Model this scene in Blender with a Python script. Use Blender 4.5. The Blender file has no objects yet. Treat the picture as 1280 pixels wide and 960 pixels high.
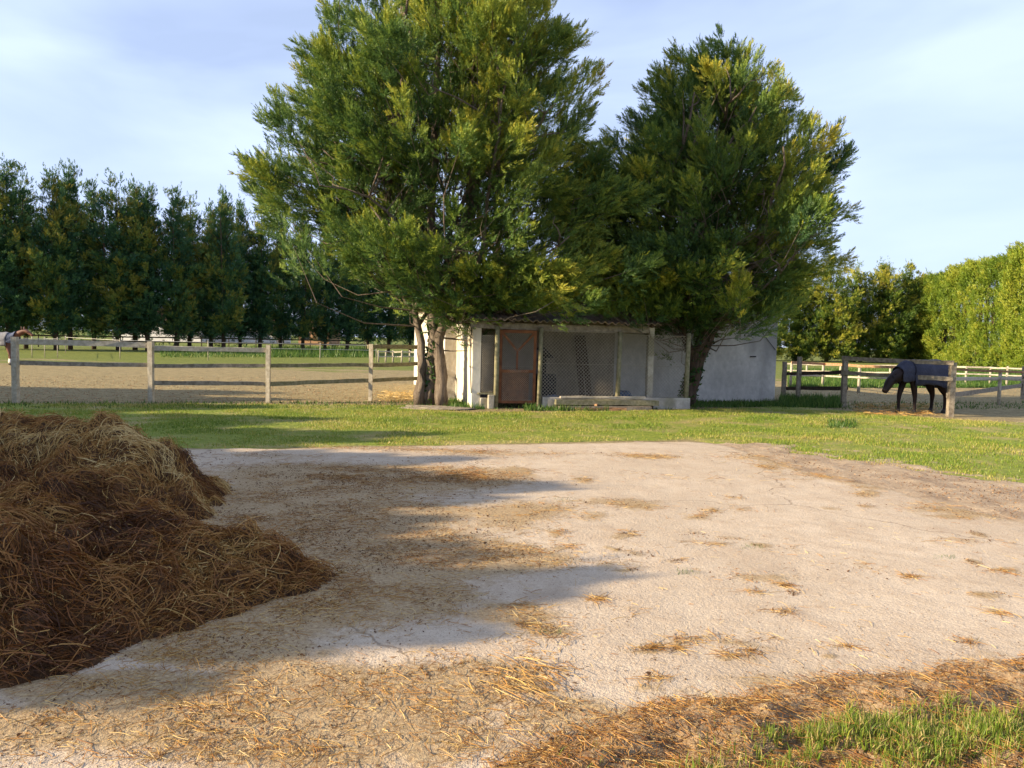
import bpy, bmesh, math, random
import numpy as np
from mathutils import Vector, Matrix
R_ = math.radians
C = bpy.context.scene.collection
scene = bpy.context.scene

# ------------------------------------------------------------------ camera
F = 960.0; PITCH = R_(3.28); ROLL = R_(1.4); H = 1.6
cd = bpy.data.cameras.new("camera"); cam = bpy.data.objects.new("camera", cd); C.objects.link(cam)
cd.sensor_width = 36; cd.lens = F/1280*36; cd.clip_start = 0.05; cd.clip_end = 3000
RM = Matrix.Rotation(math.pi/2-PITCH, 3, 'X') @ Matrix.Rotation(ROLL, 3, 'Z')
cam.matrix_world = Matrix.Translation((0, 0, H)) @ RM.to_4x4()
scene.camera = cam
# ------------------------------------------------------------------ light
AZ = R_(18); EL = R_(21)                       # sun from the left, a little behind the camera
to_sun = Vector((-math.cos(AZ)*math.cos(EL), -math.sin(AZ)*math.cos(EL), math.sin(EL)))
sd = bpy.data.lights.new("sun", 'SUN'); sd.energy = 5.0; sd.angle = R_(0.5); sd.color = (1.0, 0.83, 0.58)
sun = bpy.data.objects.new("sun", sd); C.objects.link(sun)
sun.rotation_euler = to_sun.to_track_quat('Z', 'Y').to_euler()
w = bpy.data.worlds.new("World"); scene.world = w; w.use_nodes = True
nt = w.node_tree; nt.nodes.clear()
def N(t, kind, **kw):
    n = t.nodes.new(kind)
    for k, v in kw.items(): setattr(n, k, v)
    return n
sky = N(nt, 'ShaderNodeTexSky', sky_type='NISHITA', sun_disc=False)
sky.sun_elevation = EL; sky.sun_rotation = math.atan2(to_sun.x, to_sun.y) % (2*math.pi)
sky.air_density = 1.0; sky.dust_density = 0.6; sky.ozone_density = 1.5
tc = N(nt, 'ShaderNodeTexCoord'); mp = N(nt, 'ShaderNodeMapping'); mp.inputs['Scale'].default_value = (1.0, 1.0, 3.6)
mp.inputs['Rotation'].default_value = (0.0, R_(8), 0)
cn = N(nt, 'ShaderNodeTexNoise'); cn.inputs['Scale'].default_value = 1.7; cn.inputs['Detail'].default_value = 5; cn.inputs['Roughness'].default_value = 0.48
cn.inputs['Distortion'].default_value = 0.4
cr = N(nt, 'ShaderNodeMapRange'); cr.inputs[1].default_value = 0.40; cr.inputs[2].default_value = 0.66
cr.inputs[3].default_value = 0.50; cr.inputs[4].default_value = 0.90
mx = N(nt, 'ShaderNodeMix', data_type='RGBA'); mx.inputs[7].default_value = (7.0, 8.4, 12.2, 1)
bg = N(nt, 'ShaderNodeBackground'); bg.inputs['Strength'].default_value = 0.051
ow = N(nt, 'ShaderNodeOutputWorld')
L = nt.links.new
L(tc.outputs['Generated'], mp.inputs[0]); L(mp.outputs[0], cn.inputs[0]); L(cn.outputs['Fac'], cr.inputs[0])
L(cr.outputs[0], mx.inputs[0]); L(sky.outputs[0], mx.inputs[6]); L(mx.outputs[2], bg.inputs[0]); L(bg.outputs[0], ow.inputs[0])
vs = scene.view_settings; vs.view_transform = 'Standard'; vs.look = 'None'; vs.exposure = 1.3; vs.gamma = 1
vs.use_curve_mapping = False

# ------------------------------------------------------------------ helpers
RMn = np.array(RM)
def ray(u, v):
    u = np.asarray(u, float); v = np.asarray(v, float)
    r = np.stack([(u-640)/F, -(v-480)/F, -np.ones_like(u)], -1)
    return r @ RMn.T
def G(u, v, z=0.0):
    """ground point seen at photo pixel u,v"""
    r = ray(u, v); t = (z-H)/r[..., 2]
    return np.stack([r[..., 0]*t, r[..., 1]*t], -1)
def ZY(u, v, Y):
    """x,z where the view through u,v meets depth Y"""
    r = ray(u, v); t = Y/r[1]
    return r[0]*t, H+r[2]*t

def tag(o, label=None, cat=None, group=None, kind=None):
    if label: o['label'] = label
    if cat: o['category'] = cat
    if group: o['group'] = group
    if kind: o['kind'] = kind
    return o
def empty(name, loc=(0, 0, 0), rz=0):
    o = bpy.data.objects.new(name, None); C.objects.link(o); o.location = loc; o.rotation_euler = (0, 0, rz)
    o.empty_display_size = 0.2
    return o
def origin(parent):
    v = Vector((0, 0, 0)); p = parent
    while p is not None: v += p.location; p = p.parent
    return v
def link_mesh(name, me, mat, parent=None, smooth=False):
    if mat: me.materials.append(mat)
    if smooth: me.polygons.foreach_set('use_smooth', [True]*len(me.polygons))
    o = bpy.data.objects.new(name, me); C.objects.link(o)
    if parent is not None: o.parent = parent
    return o
class MB:
    def __init__(s): s.v = []; s.f = []
    def add(s, vs_, fs_):
        n = len(s.v); s.v += [tuple(map(float, p)) for p in vs_]; s.f += [tuple(i+n for i in f) for f in fs_]
        return s
    def box(s, c, size, rot=None, taper=1.0):
        a, b, d = [x/2 for x in size]
        P = [Vector((x*a*(taper if z > 0 else 1), y*b*(taper if z > 0 else 1), z*d)) for z in (-1, 1) for x, y in ((-1, -1), (1, -1), (1, 1), (-1, 1))]
        if rot is not None: P = [rot @ p for p in P]
        c = Vector(c)
        return s.add([p+c for p in P], [(3, 2, 1, 0), (4, 5, 6, 7), (0, 1, 5, 4), (1, 2, 6, 5), (2, 3, 7, 6), (3, 0, 4, 7)])
    def tube(s, pts, rad, sides=8, cap=True, jit=0, rng=None):
        pts = [Vector(p) for p in pts]; n = len(pts)
        if not hasattr(rad, '__len__'): rad = [rad]*n
        up = Vector((0.13, 0.21, 0.97)); V = []; Fs = []
        for i, p in enumerate(pts):
            t = (pts[min(i+1, n-1)]-pts[max(i-1, 0)])
            if t.length < 1e-9: t = Vector((0, 0, 1))
            t.normalize()
            a = t.cross(up)
            if a.length < 0.2: a = t.cross(Vector((1, 0, 0)))
            a.normalize(); b = t.cross(a).normalized()
            for k in range(sides):
                th = 2*math.pi*k/sides; r = rad[i]*(1+(rng.uniform(-jit, jit) if jit else 0))
                V.append(p+a*math.cos(th)*r+b*math.sin(th)*r)
        for i in range(n-1):
            for k in range(sides):
                q = (k+1) % sides
                Fs.append((i*sides+k, i*sides+q, (i+1)*sides+q, (i+1)*sides+k))
        if cap:
            Fs.append(tuple(range(sides-1, -1, -1))); Fs.append(tuple((n-1)*sides+k for k in range(sides)))
        return s.add(V, Fs)
    def beam(s, a, b, wd, ht, seg=6, jit=0.004, rng=random, sag=0.0, bow=0.0):
        """rough sawn timber from a to b, wd across, ht up"""
        a = Vector(a); b = Vector(b); t = (b-a).normalized()
        up = Vector((0, 0, 1)) if abs(t.z) < 0.8 else Vector((0, 1, 0))
        sd_ = t.cross(up).normalized(); u = sd_.cross(t).normalized(); V = []; Fs = []
        for i in range(seg+1):
            f = i/seg; p = a.lerp(b, f)+u*(-sag*4*f*(1-f))+sd_*bow*4*f*(1-f)
            for x, y in ((-1, -1), (1, -1), (1, 1), (-1, 1)):
                V.append(p+sd_*(x*wd/2+rng.uniform(-jit, jit))+u*(y*ht/2+rng.uniform(-jit, jit)*1.5))
        for i in range(seg):
            for k in range(4):
                q = (k+1) % 4; Fs.append((i*4+k, i*4+q, i*4+4+q, i*4+4+k))
        Fs.append((3, 2, 1, 0)); Fs.append(tuple(seg*4+k for k in range(4)))
        return s.add(V, Fs)
    def build(s, name, mat, parent=None, smooth=False, bevel=0, local=False):
        o0 = Vector((0, 0, 0)) if local else origin(parent)
        me = bpy.data.meshes.new(name)
        me.from_pydata([(p[0]-o0.x, p[1]-o0.y, p[2]-o0.z) for p in s.v], [], s.f)
        bm = bmesh.new(); bm.from_mesh(me); bmesh.ops.recalc_face_normals(bm, faces=bm.faces)
        if bevel: bmesh.ops.bevel(bm, geom=[e for e in bm.edges if e.calc_face_angle(0) > 0.6], offset=bevel, segments=2, affect='EDGES', profile=0.6)
        bm.to_mesh(me); bm.free()
        return link_mesh(name, me, mat, parent, smooth)
def tri_mesh(name, V, tint=None, nper=3, extra=None):
    """V (M, nper, 3) loose polygons"""
    M = V.shape[0]; me = bpy.data.meshes.new(name)
    me.vertices.add(M*nper); me.vertices.foreach_set('co', np.ascontiguousarray(V, dtype=np.float32).ravel())
    me.loops.add(M*nper); me.loops.foreach_set('vertex_index', np.arange(M*nper, dtype=np.int32))
    me.polygons.add(M); me.polygons.foreach_set('loop_start', np.arange(0, M*nper, nper, dtype=np.int32))
    me.polygons.foreach_set('loop_total', np.full(M, nper, dtype=np.int32))
    me.update(calc_edges=True)
    if tint is not None:
        a = me.attributes.new('tint', 'FLOAT', 'FACE'); a.data.foreach_set('value', np.asarray(tint, dtype=np.float32))
    return me
def grid_mesh(name, X, Y, Z, attrs=None):
    ny, nx = X.shape; me = bpy.data.meshes.new(name)
    co = np.stack([X, Y, Z], -1).reshape(-1, 3)
    idx = np.arange(nx*ny).reshape(ny, nx)
    q = np.stack([idx[:-1, :-1], idx[:-1, 1:], idx[1:, 1:], idx[1:, :-1]], -1).reshape(-1, 4)
    me.vertices.add(len(co)); me.vertices.foreach_set('co', co.astype(np.float32).ravel())
    me.loops.add(q.size); me.loops.foreach_set('vertex_index', q.astype(np.int32).ravel())
    me.polygons.add(len(q)); me.polygons.foreach_set('loop_start', np.arange(0, q.size, 4, dtype=np.int32))
    me.polygons.foreach_set('loop_total', np.full(len(q), 4, dtype=np.int32)); me.update(calc_edges=True)
    for k, v in (attrs or {}).items():
        a = me.attributes.new(k, 'FLOAT', 'POINT'); a.data.foreach_set('value', v.astype(np.float32).ravel())
    me.polygons.foreach_set('use_smooth', [True]*len(q))
    return me
# value noise
_rs = np.random.RandomState(5); _T = _rs.rand(256, 256)
def vnoise(x, y):
    xi = np.floor(x).astype(int); yi = np.floor(y).astype(int); fx = x-xi; fy = y-yi
    fx = fx*fx*(3-2*fx); fy = fy*fy*(3-2*fy)
    g = lambda a, b: _T[a & 255, b & 255]
    return (g(xi, yi)*(1-fx)+g(xi+1, yi)*fx)*(1-fy)+(g(xi, yi+1)*(1-fx)+g(xi+1, yi+1)*fx)*fy
def fbm(x, y, o=4):
    s = 0; a = 0.5; n = 0
    for i in range(o):
        s = s+a*vnoise(x*2**i+17.3*i, y*2**i+9.1*i); n += a; a *= 0.5
    return s/n
def sdist(P, poly):
    """signed distance (inside positive) of points P (n,2) to polygon"""
    poly = np.asarray(poly, float); d = np.full(len(P), 1e9); ins = np.zeros(len(P), bool)
    for i in range(len(poly)):
        a = poly[i]; b = poly[(i+1) % len(poly)]; ab = b-a
        t = np.clip(((P-a)@ab)/(ab@ab), 0, 1); q = a+t[:, None]*ab
        d = np.minimum(d, np.hypot(*(P-q).T))
        c = (a[1] > P[:, 1]) != (b[1] > P[:, 1])
        with np.errstate(divide='ignore', invalid='ignore'):
            xx = (b[0]-a[0])*(P[:, 1]-a[1])/(b[1]-a[1])+a[0]
        ins ^= c & (P[:, 0] < xx)
    return np.where(ins, d, -d)

# ------------------------------------------------------------------ materials
MATS = {}
def mat_new(name):
    m = bpy.data.materials.new(name); m.use_nodes = True; t = m.node_tree
    b = t.nodes['Principled BSDF']; b.inputs['Roughness'].default_value = 0.85
    b.inputs['Specular IOR Level'].default_value = 0.25
    MATS[name] = m
    return m, t, b
def coords(t, scale=(1, 1, 1), obj=True):
    c = N(t, 'ShaderNodeTexCoord'); m = N(t, 'ShaderNodeMapping'); m.inputs['Scale'].default_value = scale
    t.links.new(c.outputs['Object'], m.inputs[0]); return m.outputs[0]
def noise(t, vec, scale, detail=4, rough=0.55, dist=0):
    n = N(t, 'ShaderNodeTexNoise'); n.inputs['Scale'].default_value = scale; n.inputs['Detail'].default_value = detail
    n.inputs['Roughness'].default_value = rough; n.inputs['Distortion'].default_value = dist
    if vec is not None: t.links.new(vec, n.inputs[0])
    return n.outputs['Fac']
def rng_(t, fac, a, b, c=0, d=1):
    m = N(t, 'ShaderNodeMapRange'); t.links.new(fac, m.inputs[0])
    for i, x in enumerate((a, b, c, d)): m.inputs[i+1].default_value = x
    return m.outputs[0]
def mix(t, fac, a, b, mode='MIX'):
    m = N(t, 'ShaderNodeMix', data_type='RGBA', blend_type=mode)
    for i, x in ((0, fac), (6, a), (7, b)):
        if isinstance(x, (int, float)): m.inputs[i].default_value = x
        elif isinstance(x, tuple): m.inputs[i].default_value = (*x, 1)
        else: t.links.new(x, m.inputs[i])
    return m.outputs[2]
def math_(t, op, a, b=0.0):
    m = N(t, 'ShaderNodeMath', operation=op)
    for i, x in ((0, a), (1, b)):
        if isinstance(x, (int, float)): m.inputs[i].default_value = x
        else: t.links.new(x, m.inputs[i])
    return m.outputs[0]
def bump(t, b, h, strength=0.5, dist=0.02):
    n = N(t, 'ShaderNodeBump'); n.inputs['Strength'].default_value = strength; n.inputs['Distance'].default_value = dist
    t.links.new(h, n.inputs['Height']); t.links.new(n.outputs[0], b.inputs['Normal'])
def attr(t, name):
    a = N(t, 'ShaderNodeAttribute'); a.attribute_name = name; return a.outputs['Fac']
def two_tone(name, c1, c2, scale=5, stretch=(1, 1, 1), rough=0.85, bs=0.4, bd=0.01, lo=0.35, hi=0.65, detail=6, c3=None):
    m, t, b = mat_new(name); v = coords(t, stretch); n = noise(t, v, scale, detail, 0.65)
    col = mix(t, rng_(t, n, lo, hi), c1, c2)
    if c3:
        n3 = noise(t, v, scale*0.3, 3, 0.6, 0.6); col = mix(t, rng_(t, n3, 0.52, 0.66), col, c3)
    n2 = noise(t, v, scale*7, 4, 0.6); col = mix(t, rng_(t, n2, 0.3, 0.7, 0.0, 0.35), col, tuple(x*0.5 for x in c1))
    t.links.new(col, b.inputs['Base Color']); b.inputs['Roughness'].default_value = rough
    bump(t, b, math_(t, 'ADD', n2, n), bs, bd); return m
def foliage_mat(name, stops, trans=0.25):
    m, t, b = mat_new(name); a = attr(t, 'tint'); r = N(t, 'ShaderNodeValToRGB'); t.links.new(a, r.inputs[0])
    e = r.color_ramp.elements
    while len(e) < len(stops): e.new(0.5)
    for i, (p, c) in enumerate(stops): e[i].position = p; e[i].color = (*c, 1)
    d = N(t, 'ShaderNodeBsdfDiffuse'); tr = N(t, 'ShaderNodeBsdfTranslucent'); g = N(t, 'ShaderNodeBsdfGlossy'); g.inputs['Roughness'].default_value = 0.45
    mm = N(t, 'ShaderNodeMixShader'); mm.inputs[0].default_value = trans
    m2 = N(t, 'ShaderNodeMixShader'); m2.inputs[0].default_value = 0.02
    for x in (d, tr): t.links.new(r.outputs[0], x.inputs[0])
    g.inputs[0].default_value = (0.8, 0.8, 0.8, 1)
    t.links.new(d.outputs[0], mm.inputs[1]); t.links.new(tr.outputs[0], mm.inputs[2])
    t.links.new(mm.outputs[0], m2.inputs[1]); t.links.new(g.outputs[0], m2.inputs[2])
    t.links.new(m2.outputs[0], t.nodes['Material Output'].inputs[0]); return m

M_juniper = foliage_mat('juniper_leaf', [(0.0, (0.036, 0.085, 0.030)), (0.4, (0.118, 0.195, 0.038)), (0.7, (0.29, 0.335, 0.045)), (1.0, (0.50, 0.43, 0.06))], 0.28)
M_dark = foliage_mat('cypress_leaf', [(0.0, (0.026, 0.078, 0.042)), (0.5, (0.062, 0.14, 0.045)), (0.75, (0.15, 0.20, 0.035)), (1.0, (0.25, 0.22, 0.035))])
M_gold = foliage_mat('golden_cypress_leaf', [(0.0, (0.03, 0.07, 0.016)), (0.4, (0.10, 0.16, 0.02)), (0.7, (0.22, 0.25, 0.03)), (1.0, (0.40, 0.36, 0.05))])
M_hedge = foliage_mat('hedge_leaf', [(0.0, (0.05, 0.10, 0.012)), (0.5, (0.16, 0.23, 0.022)), (1.0, (0.34, 0.35, 0.04))])
M_grass = foliage_mat('grass_blade', [(0.0, (0.045, 0.09, 0.012)), (0.5, (0.165, 0.25, 0.028)), (0.8, (0.32, 0.31, 0.05)), (1.0, (0.45, 0.35, 0.14))], 0.35)
M_straw = foliage_mat('straw_stalk', [(0.0, (0.055, 0.020, 0.007)), (0.3, (0.20, 0.078, 0.020)), (0.65, (0.36, 0.185, 0.05)), (0.85, (0.48, 0.31, 0.10)), (1.0, (0.60, 0.44, 0.19))], 0.12)
M_crumb = foliage_mat('dirt_crumb', [(0.0, (0.07, 0.036, 0.018)), (0.5, (0.19, 0.105, 0.052)), (1.0, (0.36, 0.23, 0.12))], 0.0)
M_weed = foliage_mat('weed_leaf', [(0.0, (0.02, 0.06, 0.014)), (0.6, (0.07, 0.14, 0.02)), (1.0, (0.18, 0.22, 0.05))], 0.3)
M_bark = two_tone('juniper_bark', (0.15, 0.11, 0.08), (0.36, 0.29, 0.22), 5, (5, 5, 0.5), 0.95, 1.0, 0.05)
M_barkd = two_tone('cypress_bark', (0.05, 0.032, 0.022), (0.13, 0.085, 0.055), 5, (4, 4, 0.6), 0.9, 0.6, 0.03)
M_wood = two_tone('weathered_wood', (0.17, 0.135, 0.095), (0.36, 0.31, 0.235), 4, (3, 3, 3), 0.9, 0.5, 0.006)
M_woodg = two_tone('mossy_wood', (0.15, 0.145, 0.07), (0.33, 0.29, 0.19), 4, (3, 3, 3), 0.9, 0.5, 0.006)
M_woodl = two_tone('bleached_wood', (0.34, 0.29, 0.21), (0.55, 0.49, 0.38), 5, (3, 3, 3), 0.9, 0.5, 0.006)
M_woodd = two_tone('dark_wood', (0.05, 0.035, 0.026), (0.12, 0.085, 0.06), 5, (3, 3, 3), 0.9, 0.5, 0.006)
M_red = two_tone('reddish_rail_wood', (0.28, 0.13, 0.06), (0.50, 0.32, 0.17), 5, (3, 3, 3), 0.9, 0.5, 0.006)
M_rust = two_tone('rusty_paint', (0.13, 0.045, 0.02), (0.27, 0.11, 0.045), 7, (1, 1, 1), 0.8, 0.4, 0.004)
M_wallg = two_tone('grey_roughcast', (0.46, 0.43, 0.385), (0.62, 0.585, 0.53), 1.3, (1, 1, 0.8), 0.95, 0.7, 0.02, c3=(0.30, 0.29, 0.27))
M_wallw = two_tone('cream_render', (0.62, 0.55, 0.42), (0.80, 0.75, 0.64), 1.6, (1, 1, 0.6), 0.95, 0.5, 0.01, c3=(0.55, 0.46, 0.33))
M_gable = two_tone('brown_render', (0.20, 0.16, 0.145), (0.30, 0.25, 0.225), 1.3, (1, 1, 0.8), 0.95, 0.5, 0.01)
M_shade_lining = two_tone('shade_brown', (0.20, 0.165, 0.12), (0.34, 0.29, 0.22), 2.2, (1, 1, .5), 0.95, 0.5, 0.01, c3=(0.12, 0.09, 0.065))  # tan wall tone darkened, with the pen's inner shade put into the colour
M_block = two_tone('curb_block', (0.36, 0.32, 0.26), (0.60, 0.55, 0.46), 3, (1, 1, 1), 0.95, 0.8, 0.01, c3=(0.22, 0.2, 0.12))
M_tile = two_tone('roof_tile', (0.24, 0.15, 0.10), (0.42, 0.31, 0.22), 4, (1, 1, 1), 0.9, 0.6, 0.01, c3=(0.16, 0.15, 0.12))
M_wire = two_tone('galvanised_wire', (0.36, 0.31, 0.23), (0.5, 0.44, 0.34), 9, (1, 1, 1), 0.55, 0.1, 0.001)
M_black = two_tone('black_rubber', (0.012, 0.012, 0.014), (0.03, 0.03, 0.033), 5, (1, 1, 1), 0.6, 0.3, 0.01)
M_blue = two_tone('blue_plastic', (0.05, 0.09, 0.17), (0.16, 0.22, 0.33), 5, (1, 1, 1), 0.5, 0.5, 0.02)
M_hair = two_tone('dark_bay_coat', (0.012, 0.006, 0.005), (0.026, 0.012, 0.009), 6, (1, 1, 1), 0.6, 0.2, 0.004)
M_chest = two_tone('chestnut_coat', (0.10, 0.042, 0.026), (0.17, 0.075, 0.045), 6, (1, 1, 1), 0.6, 0.2, 0.004)
M_mane = two_tone('black_hair', (0.010, 0.008, 0.008), (0.022, 0.018, 0.016), 12, (4, 4, 1), 0.6, 0.6, 0.01)
M_rug = two_tone('navy_rug', (0.028, 0.031, 0.055), (0.055, 0.058, 0.085), 3, (1, 1, 1), 0.75, 0.5, 0.03)
M_rugg = two_tone('grey_rug', (0.17, 0.165, 0.17), (0.27, 0.265, 0.27), 3, (1, 1, 1), 0.8, 0.5, 0.03)
M_rugb = two_tone('blue_rug_collar', (0.045, 0.06, 0.10), (0.08, 0.095, 0.15), 3, (1, 1, 1), 0.8, 0.5, 0.03)
M_sock = two_tone('white_sock', (0.55, 0.5, 0.45), (0.7, 0.68, 0.62), 6)
M_hoof = two_tone('hoof_horn', (0.03, 0.025, 0.02), (0.08, 0.07, 0.06), 6)
M_far = two_tone('far_pale_wall', (0.55, 0.52, 0.48), (0.72, 0.69, 0.64), 0.6)
M_farroof = two_tone('far_roof', (0.30, 0.16, 0.10), (0.38, 0.24, 0.17), 1)
M_glass = two_tone('dark_glass', (0.02, 0.025, 0.03), (0.04, 0.045, 0.05), 1, rough=0.2)

# ground shader: paddock soil and turf
def ground_material():
    m, t, b = mat_new('paddock_ground')
    g = N(t, 'ShaderNodeNewGeometry'); sx = N(t, 'ShaderNodeSeparateXYZ'); t.links.new(g.outputs['Position'], sx.inputs[0])
    v = g.outputs['Position']
    mp_ = N(t, 'ShaderNodeMapping'); mp_.inputs['Scale'].default_value = (0.35, 1.2, 1); t.links.new(v, mp_.inputs[0]); st = mp_.outputs[0]
    n1 = noise(t, st, 0.45, 5, 0.6); n2 = noise(t, v, 3.0, 6, 0.7); n3 = noise(t, v, 14, 5, 0.7)
    dirt = mix(t, rng_(t, n2, 0.35, 0.68), (0.17, 0.13, 0.065), (0.32, 0.255, 0.13))
    dirt = mix(t, rng_(t, n3, 0.5, 0.75), dirt, (0.42, 0.35, 0.19))
    gr = mix(t, rng_(t, n2, 0.35, 0.65), (0.07, 0.10, 0.02), (0.17, 0.18, 0.04))
    gr = mix(t, rng_(t, n3, 0.45, 0.75), gr, (0.25, 0.25, 0.07))
    y = math_(t, 'ADD', sx.outputs['Y'], math_(t, 'MULTIPLY', math_(t, 'SUBTRACT', n1, 0.5), 26.0))
    f = rng_(t, y, 33, 42); nb = noise(t, v, 1.6, 5, 0.7)
    f = rng_(t, math_(t, 'ADD', f, nb), 0.85, 1.1)
    t.links.new(mix(t, f, dirt, gr), b.inputs['Base Color']); b.inputs['Roughness'].default_value = 0.95
    b.inputs['Specular IOR Level'].default_value = 0.1
    bump(t, b, math_(t, 'ADD', n2, n3), 0.9, 0.06); return m
def lawn_material():
    m, t, b = mat_new('lawn_turf'); v = coords(t)
    n1 = noise(t, v, 0.8, 5, 0.65); n2 = noise(t, v, 9, 5, 0.7)
    c = mix(t, rng_(t, n2, 0.3, 0.7), (0.10, 0.14, 0.02), (0.25, 0.27, 0.045))
    c = mix(t, rng_(t, n1, 0.48, 0.66), c, (0.30, 0.24, 0.10))
    t.links.new(c, b.inputs['Base Color']); b.inputs['Specular IOR Level'].default_value = 0.1; bump(t, b, n2, 0.8, 0.04); return m
def slab_material():
    m, t, b = mat_new('worn_concrete'); v = coords(t)
    big = noise(t, v, 0.5, 5, 0.6, 0.3); mid = noise(t, v, 3.2, 6, 0.7); fine = noise(t, v, 42, 4, 0.75); grit = noise(t, v, 110, 2, 0.6)
    c = mix(t, rng_(t, big, 0.35, 0.65), (0.435, 0.345, 0.245), (0.53, 0.43, 0.315))
    c = mix(t, rng_(t, mid, 0.42, 0.72), c, (0.42, 0.32, 0.22))
    c = mix(t, rng_(t, fine, 0.5, 0.72, 0, 0.55), c, (0.64, 0.535, 0.41))
    c = mix(t, rng_(t, grit, 0.56, 0.66, 0, 0.6), c, (0.22, 0.165, 0.125))
    vo = N(t, 'ShaderNodeTexVoronoi', feature='DISTANCE_TO_EDGE'); vo.inputs['Scale'].default_value = 0.22
    wv = N(t, 'ShaderNodeMapping'); t.links.new(v, wv.inputs[0]); ad = N(t, 'ShaderNodeVectorMath', operation='ADD')
    nn = N(t, 'ShaderNodeTexNoise'); nn.inputs['Scale'].default_value = 1.3; nn.inputs['Detail'].default_value = 5; t.links.new(v, nn.inputs[0])
    sc = N(t, 'ShaderNodeVectorMath', operation='SCALE'); sc.inputs[3].default_value = 0.9; t.links.new(nn.outputs['Color'], sc.inputs[0])
    t.links.new(v, ad.inputs[0]); t.links.new(sc.outputs[0], ad.inputs[1]); t.links.new(ad.outputs[0], vo.inputs['Vector'])
    crack = rng_(t, vo.outputs['Distance'], 0.0008, 0.003, 0.6, 0.0)
    c = mix(t, crack, c, (0.13, 0.09, 0.06))
    st_ = noise(t, v, 0.9, 6, 0.7, 1.2); c = mix(t, rng_(t, st_, 0.52, 0.7, 0, 0.45), c, (0.30, 0.215, 0.14))
    # dirt trodden into the concrete
    lit = attr(t, 'litter'); dm = noise(t, v, 7, 6, 0.75); dirt = mix(t, rng_(t, fine, 0.35, 0.65), (0.21, 0.13, 0.06), (0.43, 0.31, 0.155))
    fac = rng_(t, math_(t, 'ADD', lit, math_(t, 'MULTIPLY', math_(t, 'SUBTRACT', dm, 0.5), 1.5)), 0.28, 0.75, 0.0, 0.82)
    c = mix(t, fac, c, dirt)
    t.links.new(c, b.inputs['Base Color']); b.inputs['Roughness'].default_value = 0.9; b.inputs['Specular IOR Level'].default_value = 0.15
    h = math_(t, 'ADD', math_(t, 'MULTIPLY', mid, 1.6), math_(t, 'ADD', math_(t, 'MULTIPLY', fine, 0.8), math_(t, 'MULTIPLY', fac, 0.5)))
    bump(t, b, h, 0.7, 0.022); return m
def mud_material():
    m, t, b = mat_new('trodden_mud'); v = coords(t)
    n1 = noise(t, v, 6, 6, 0.7); n2 = noise(t, v, 40, 5, 0.7)
    c = mix(t, rng_(t, n1, 0.35, 0.65), (0.17, 0.105, 0.06), (0.32, 0.22, 0.125)); c = mix(t, rng_(t, n2, 0.45, 0.7), c, (0.44, 0.32, 0.18))
    t.links.new(c, b.inputs['Base Color']); bump(t, b, math_(t, 'ADD', n1, n2), 0.9, 0.03); return m
def margin_material():
    m, t, b = mat_new('sandy_soil'); v = coords(t)
    n1 = noise(t, v, 2.5, 6, 0.7); n2 = noise(t, v, 30, 5, 0.7)
    c = mix(t, rng_(t, n1, 0.35, 0.65), (0.22, 0.15, 0.09), (0.42, 0.315, 0.205)); c = mix(t, rng_(t, n2, 0.5, 0.75), c, (0.50, 0.40, 0.28))
    t.links.new(c, b.inputs['Base Color']); bump(t, b, math_(t, 'ADD', n1, n2), 0.8, 0.03); return m
def heap_material():
    m, t, b = mat_new('damp_manure'); v = coords(t)
    n1 = noise(t, v, 2.2, 6, 0.7); n2 = noise(t, v, 30, 5, 0.75)
    c = mix(t, rng_(t, n1, 0.35, 0.65), (0.035, 0.015, 0.007), (0.12, 0.055, 0.02)); c = mix(t, rng_(t, n2, 0.45, 0.7), c, (0.20, 0.10, 0.035))
    t.links.new(c, b.inputs['Base Color']); bump(t, b, math_(t, 'ADD', n1, n2), 1.0, 0.05); return m

M_margin = margin_material()
# ------------------------------------------------------------------ ground sheets
def gp(*px): return [tuple(G(u, v)) for u, v in px]
SLAB = gp((-900, 580), (-100, 566), (240, 563), (560, 558), (860, 552), (905, 557), (960, 572), (1010, 590), (1110, 612), (1200, 634), (1280, 655), (1500, 720),
          (1500, 800), (1280, 833), (1130, 850), (1000, 862), (880, 884), (760, 905), (660, 965), (500, 1040), (0, 1300), (-1500, 1300))
LAWN = gp((-700, 565), (-100, 561), (240, 561), (560, 556), (860, 550), (940, 560), (1040, 577), (1140, 592), (1280, 616), (1700, 690),
          (2400, 600), (1800, 545), (1280, 529), (1187, 524), (1054, 513), (975, 507), (860, 513), (600, 515), (545, 513), (500, 507), (335, 505), (20, 505), (-300, 503), (-700, 500))
MUD = gp((1700, 770), (1280, 828), (1130, 846), (1000, 858), (880, 880), (750, 902), (640, 962), (480, 1060), (900, 1300), (2200, 1300))
yy = np.concatenate([np.linspace(-80, -2, 14), np.linspace(0, 40, 60)[1:], np.geomspace(41, 1500, 40)])
xx = np.concatenate([-np.geomspace(40, 1500, 30)[::-1], np.linspace(-39, 39, 60), np.geomspace(40, 1500, 30)])
X, Y = np.meshgrid(xx, yy)
o = link_mesh('ground', grid_mesh('ground', X, Y, X*0), ground_material()); tag(o, kind='structure')

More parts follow.
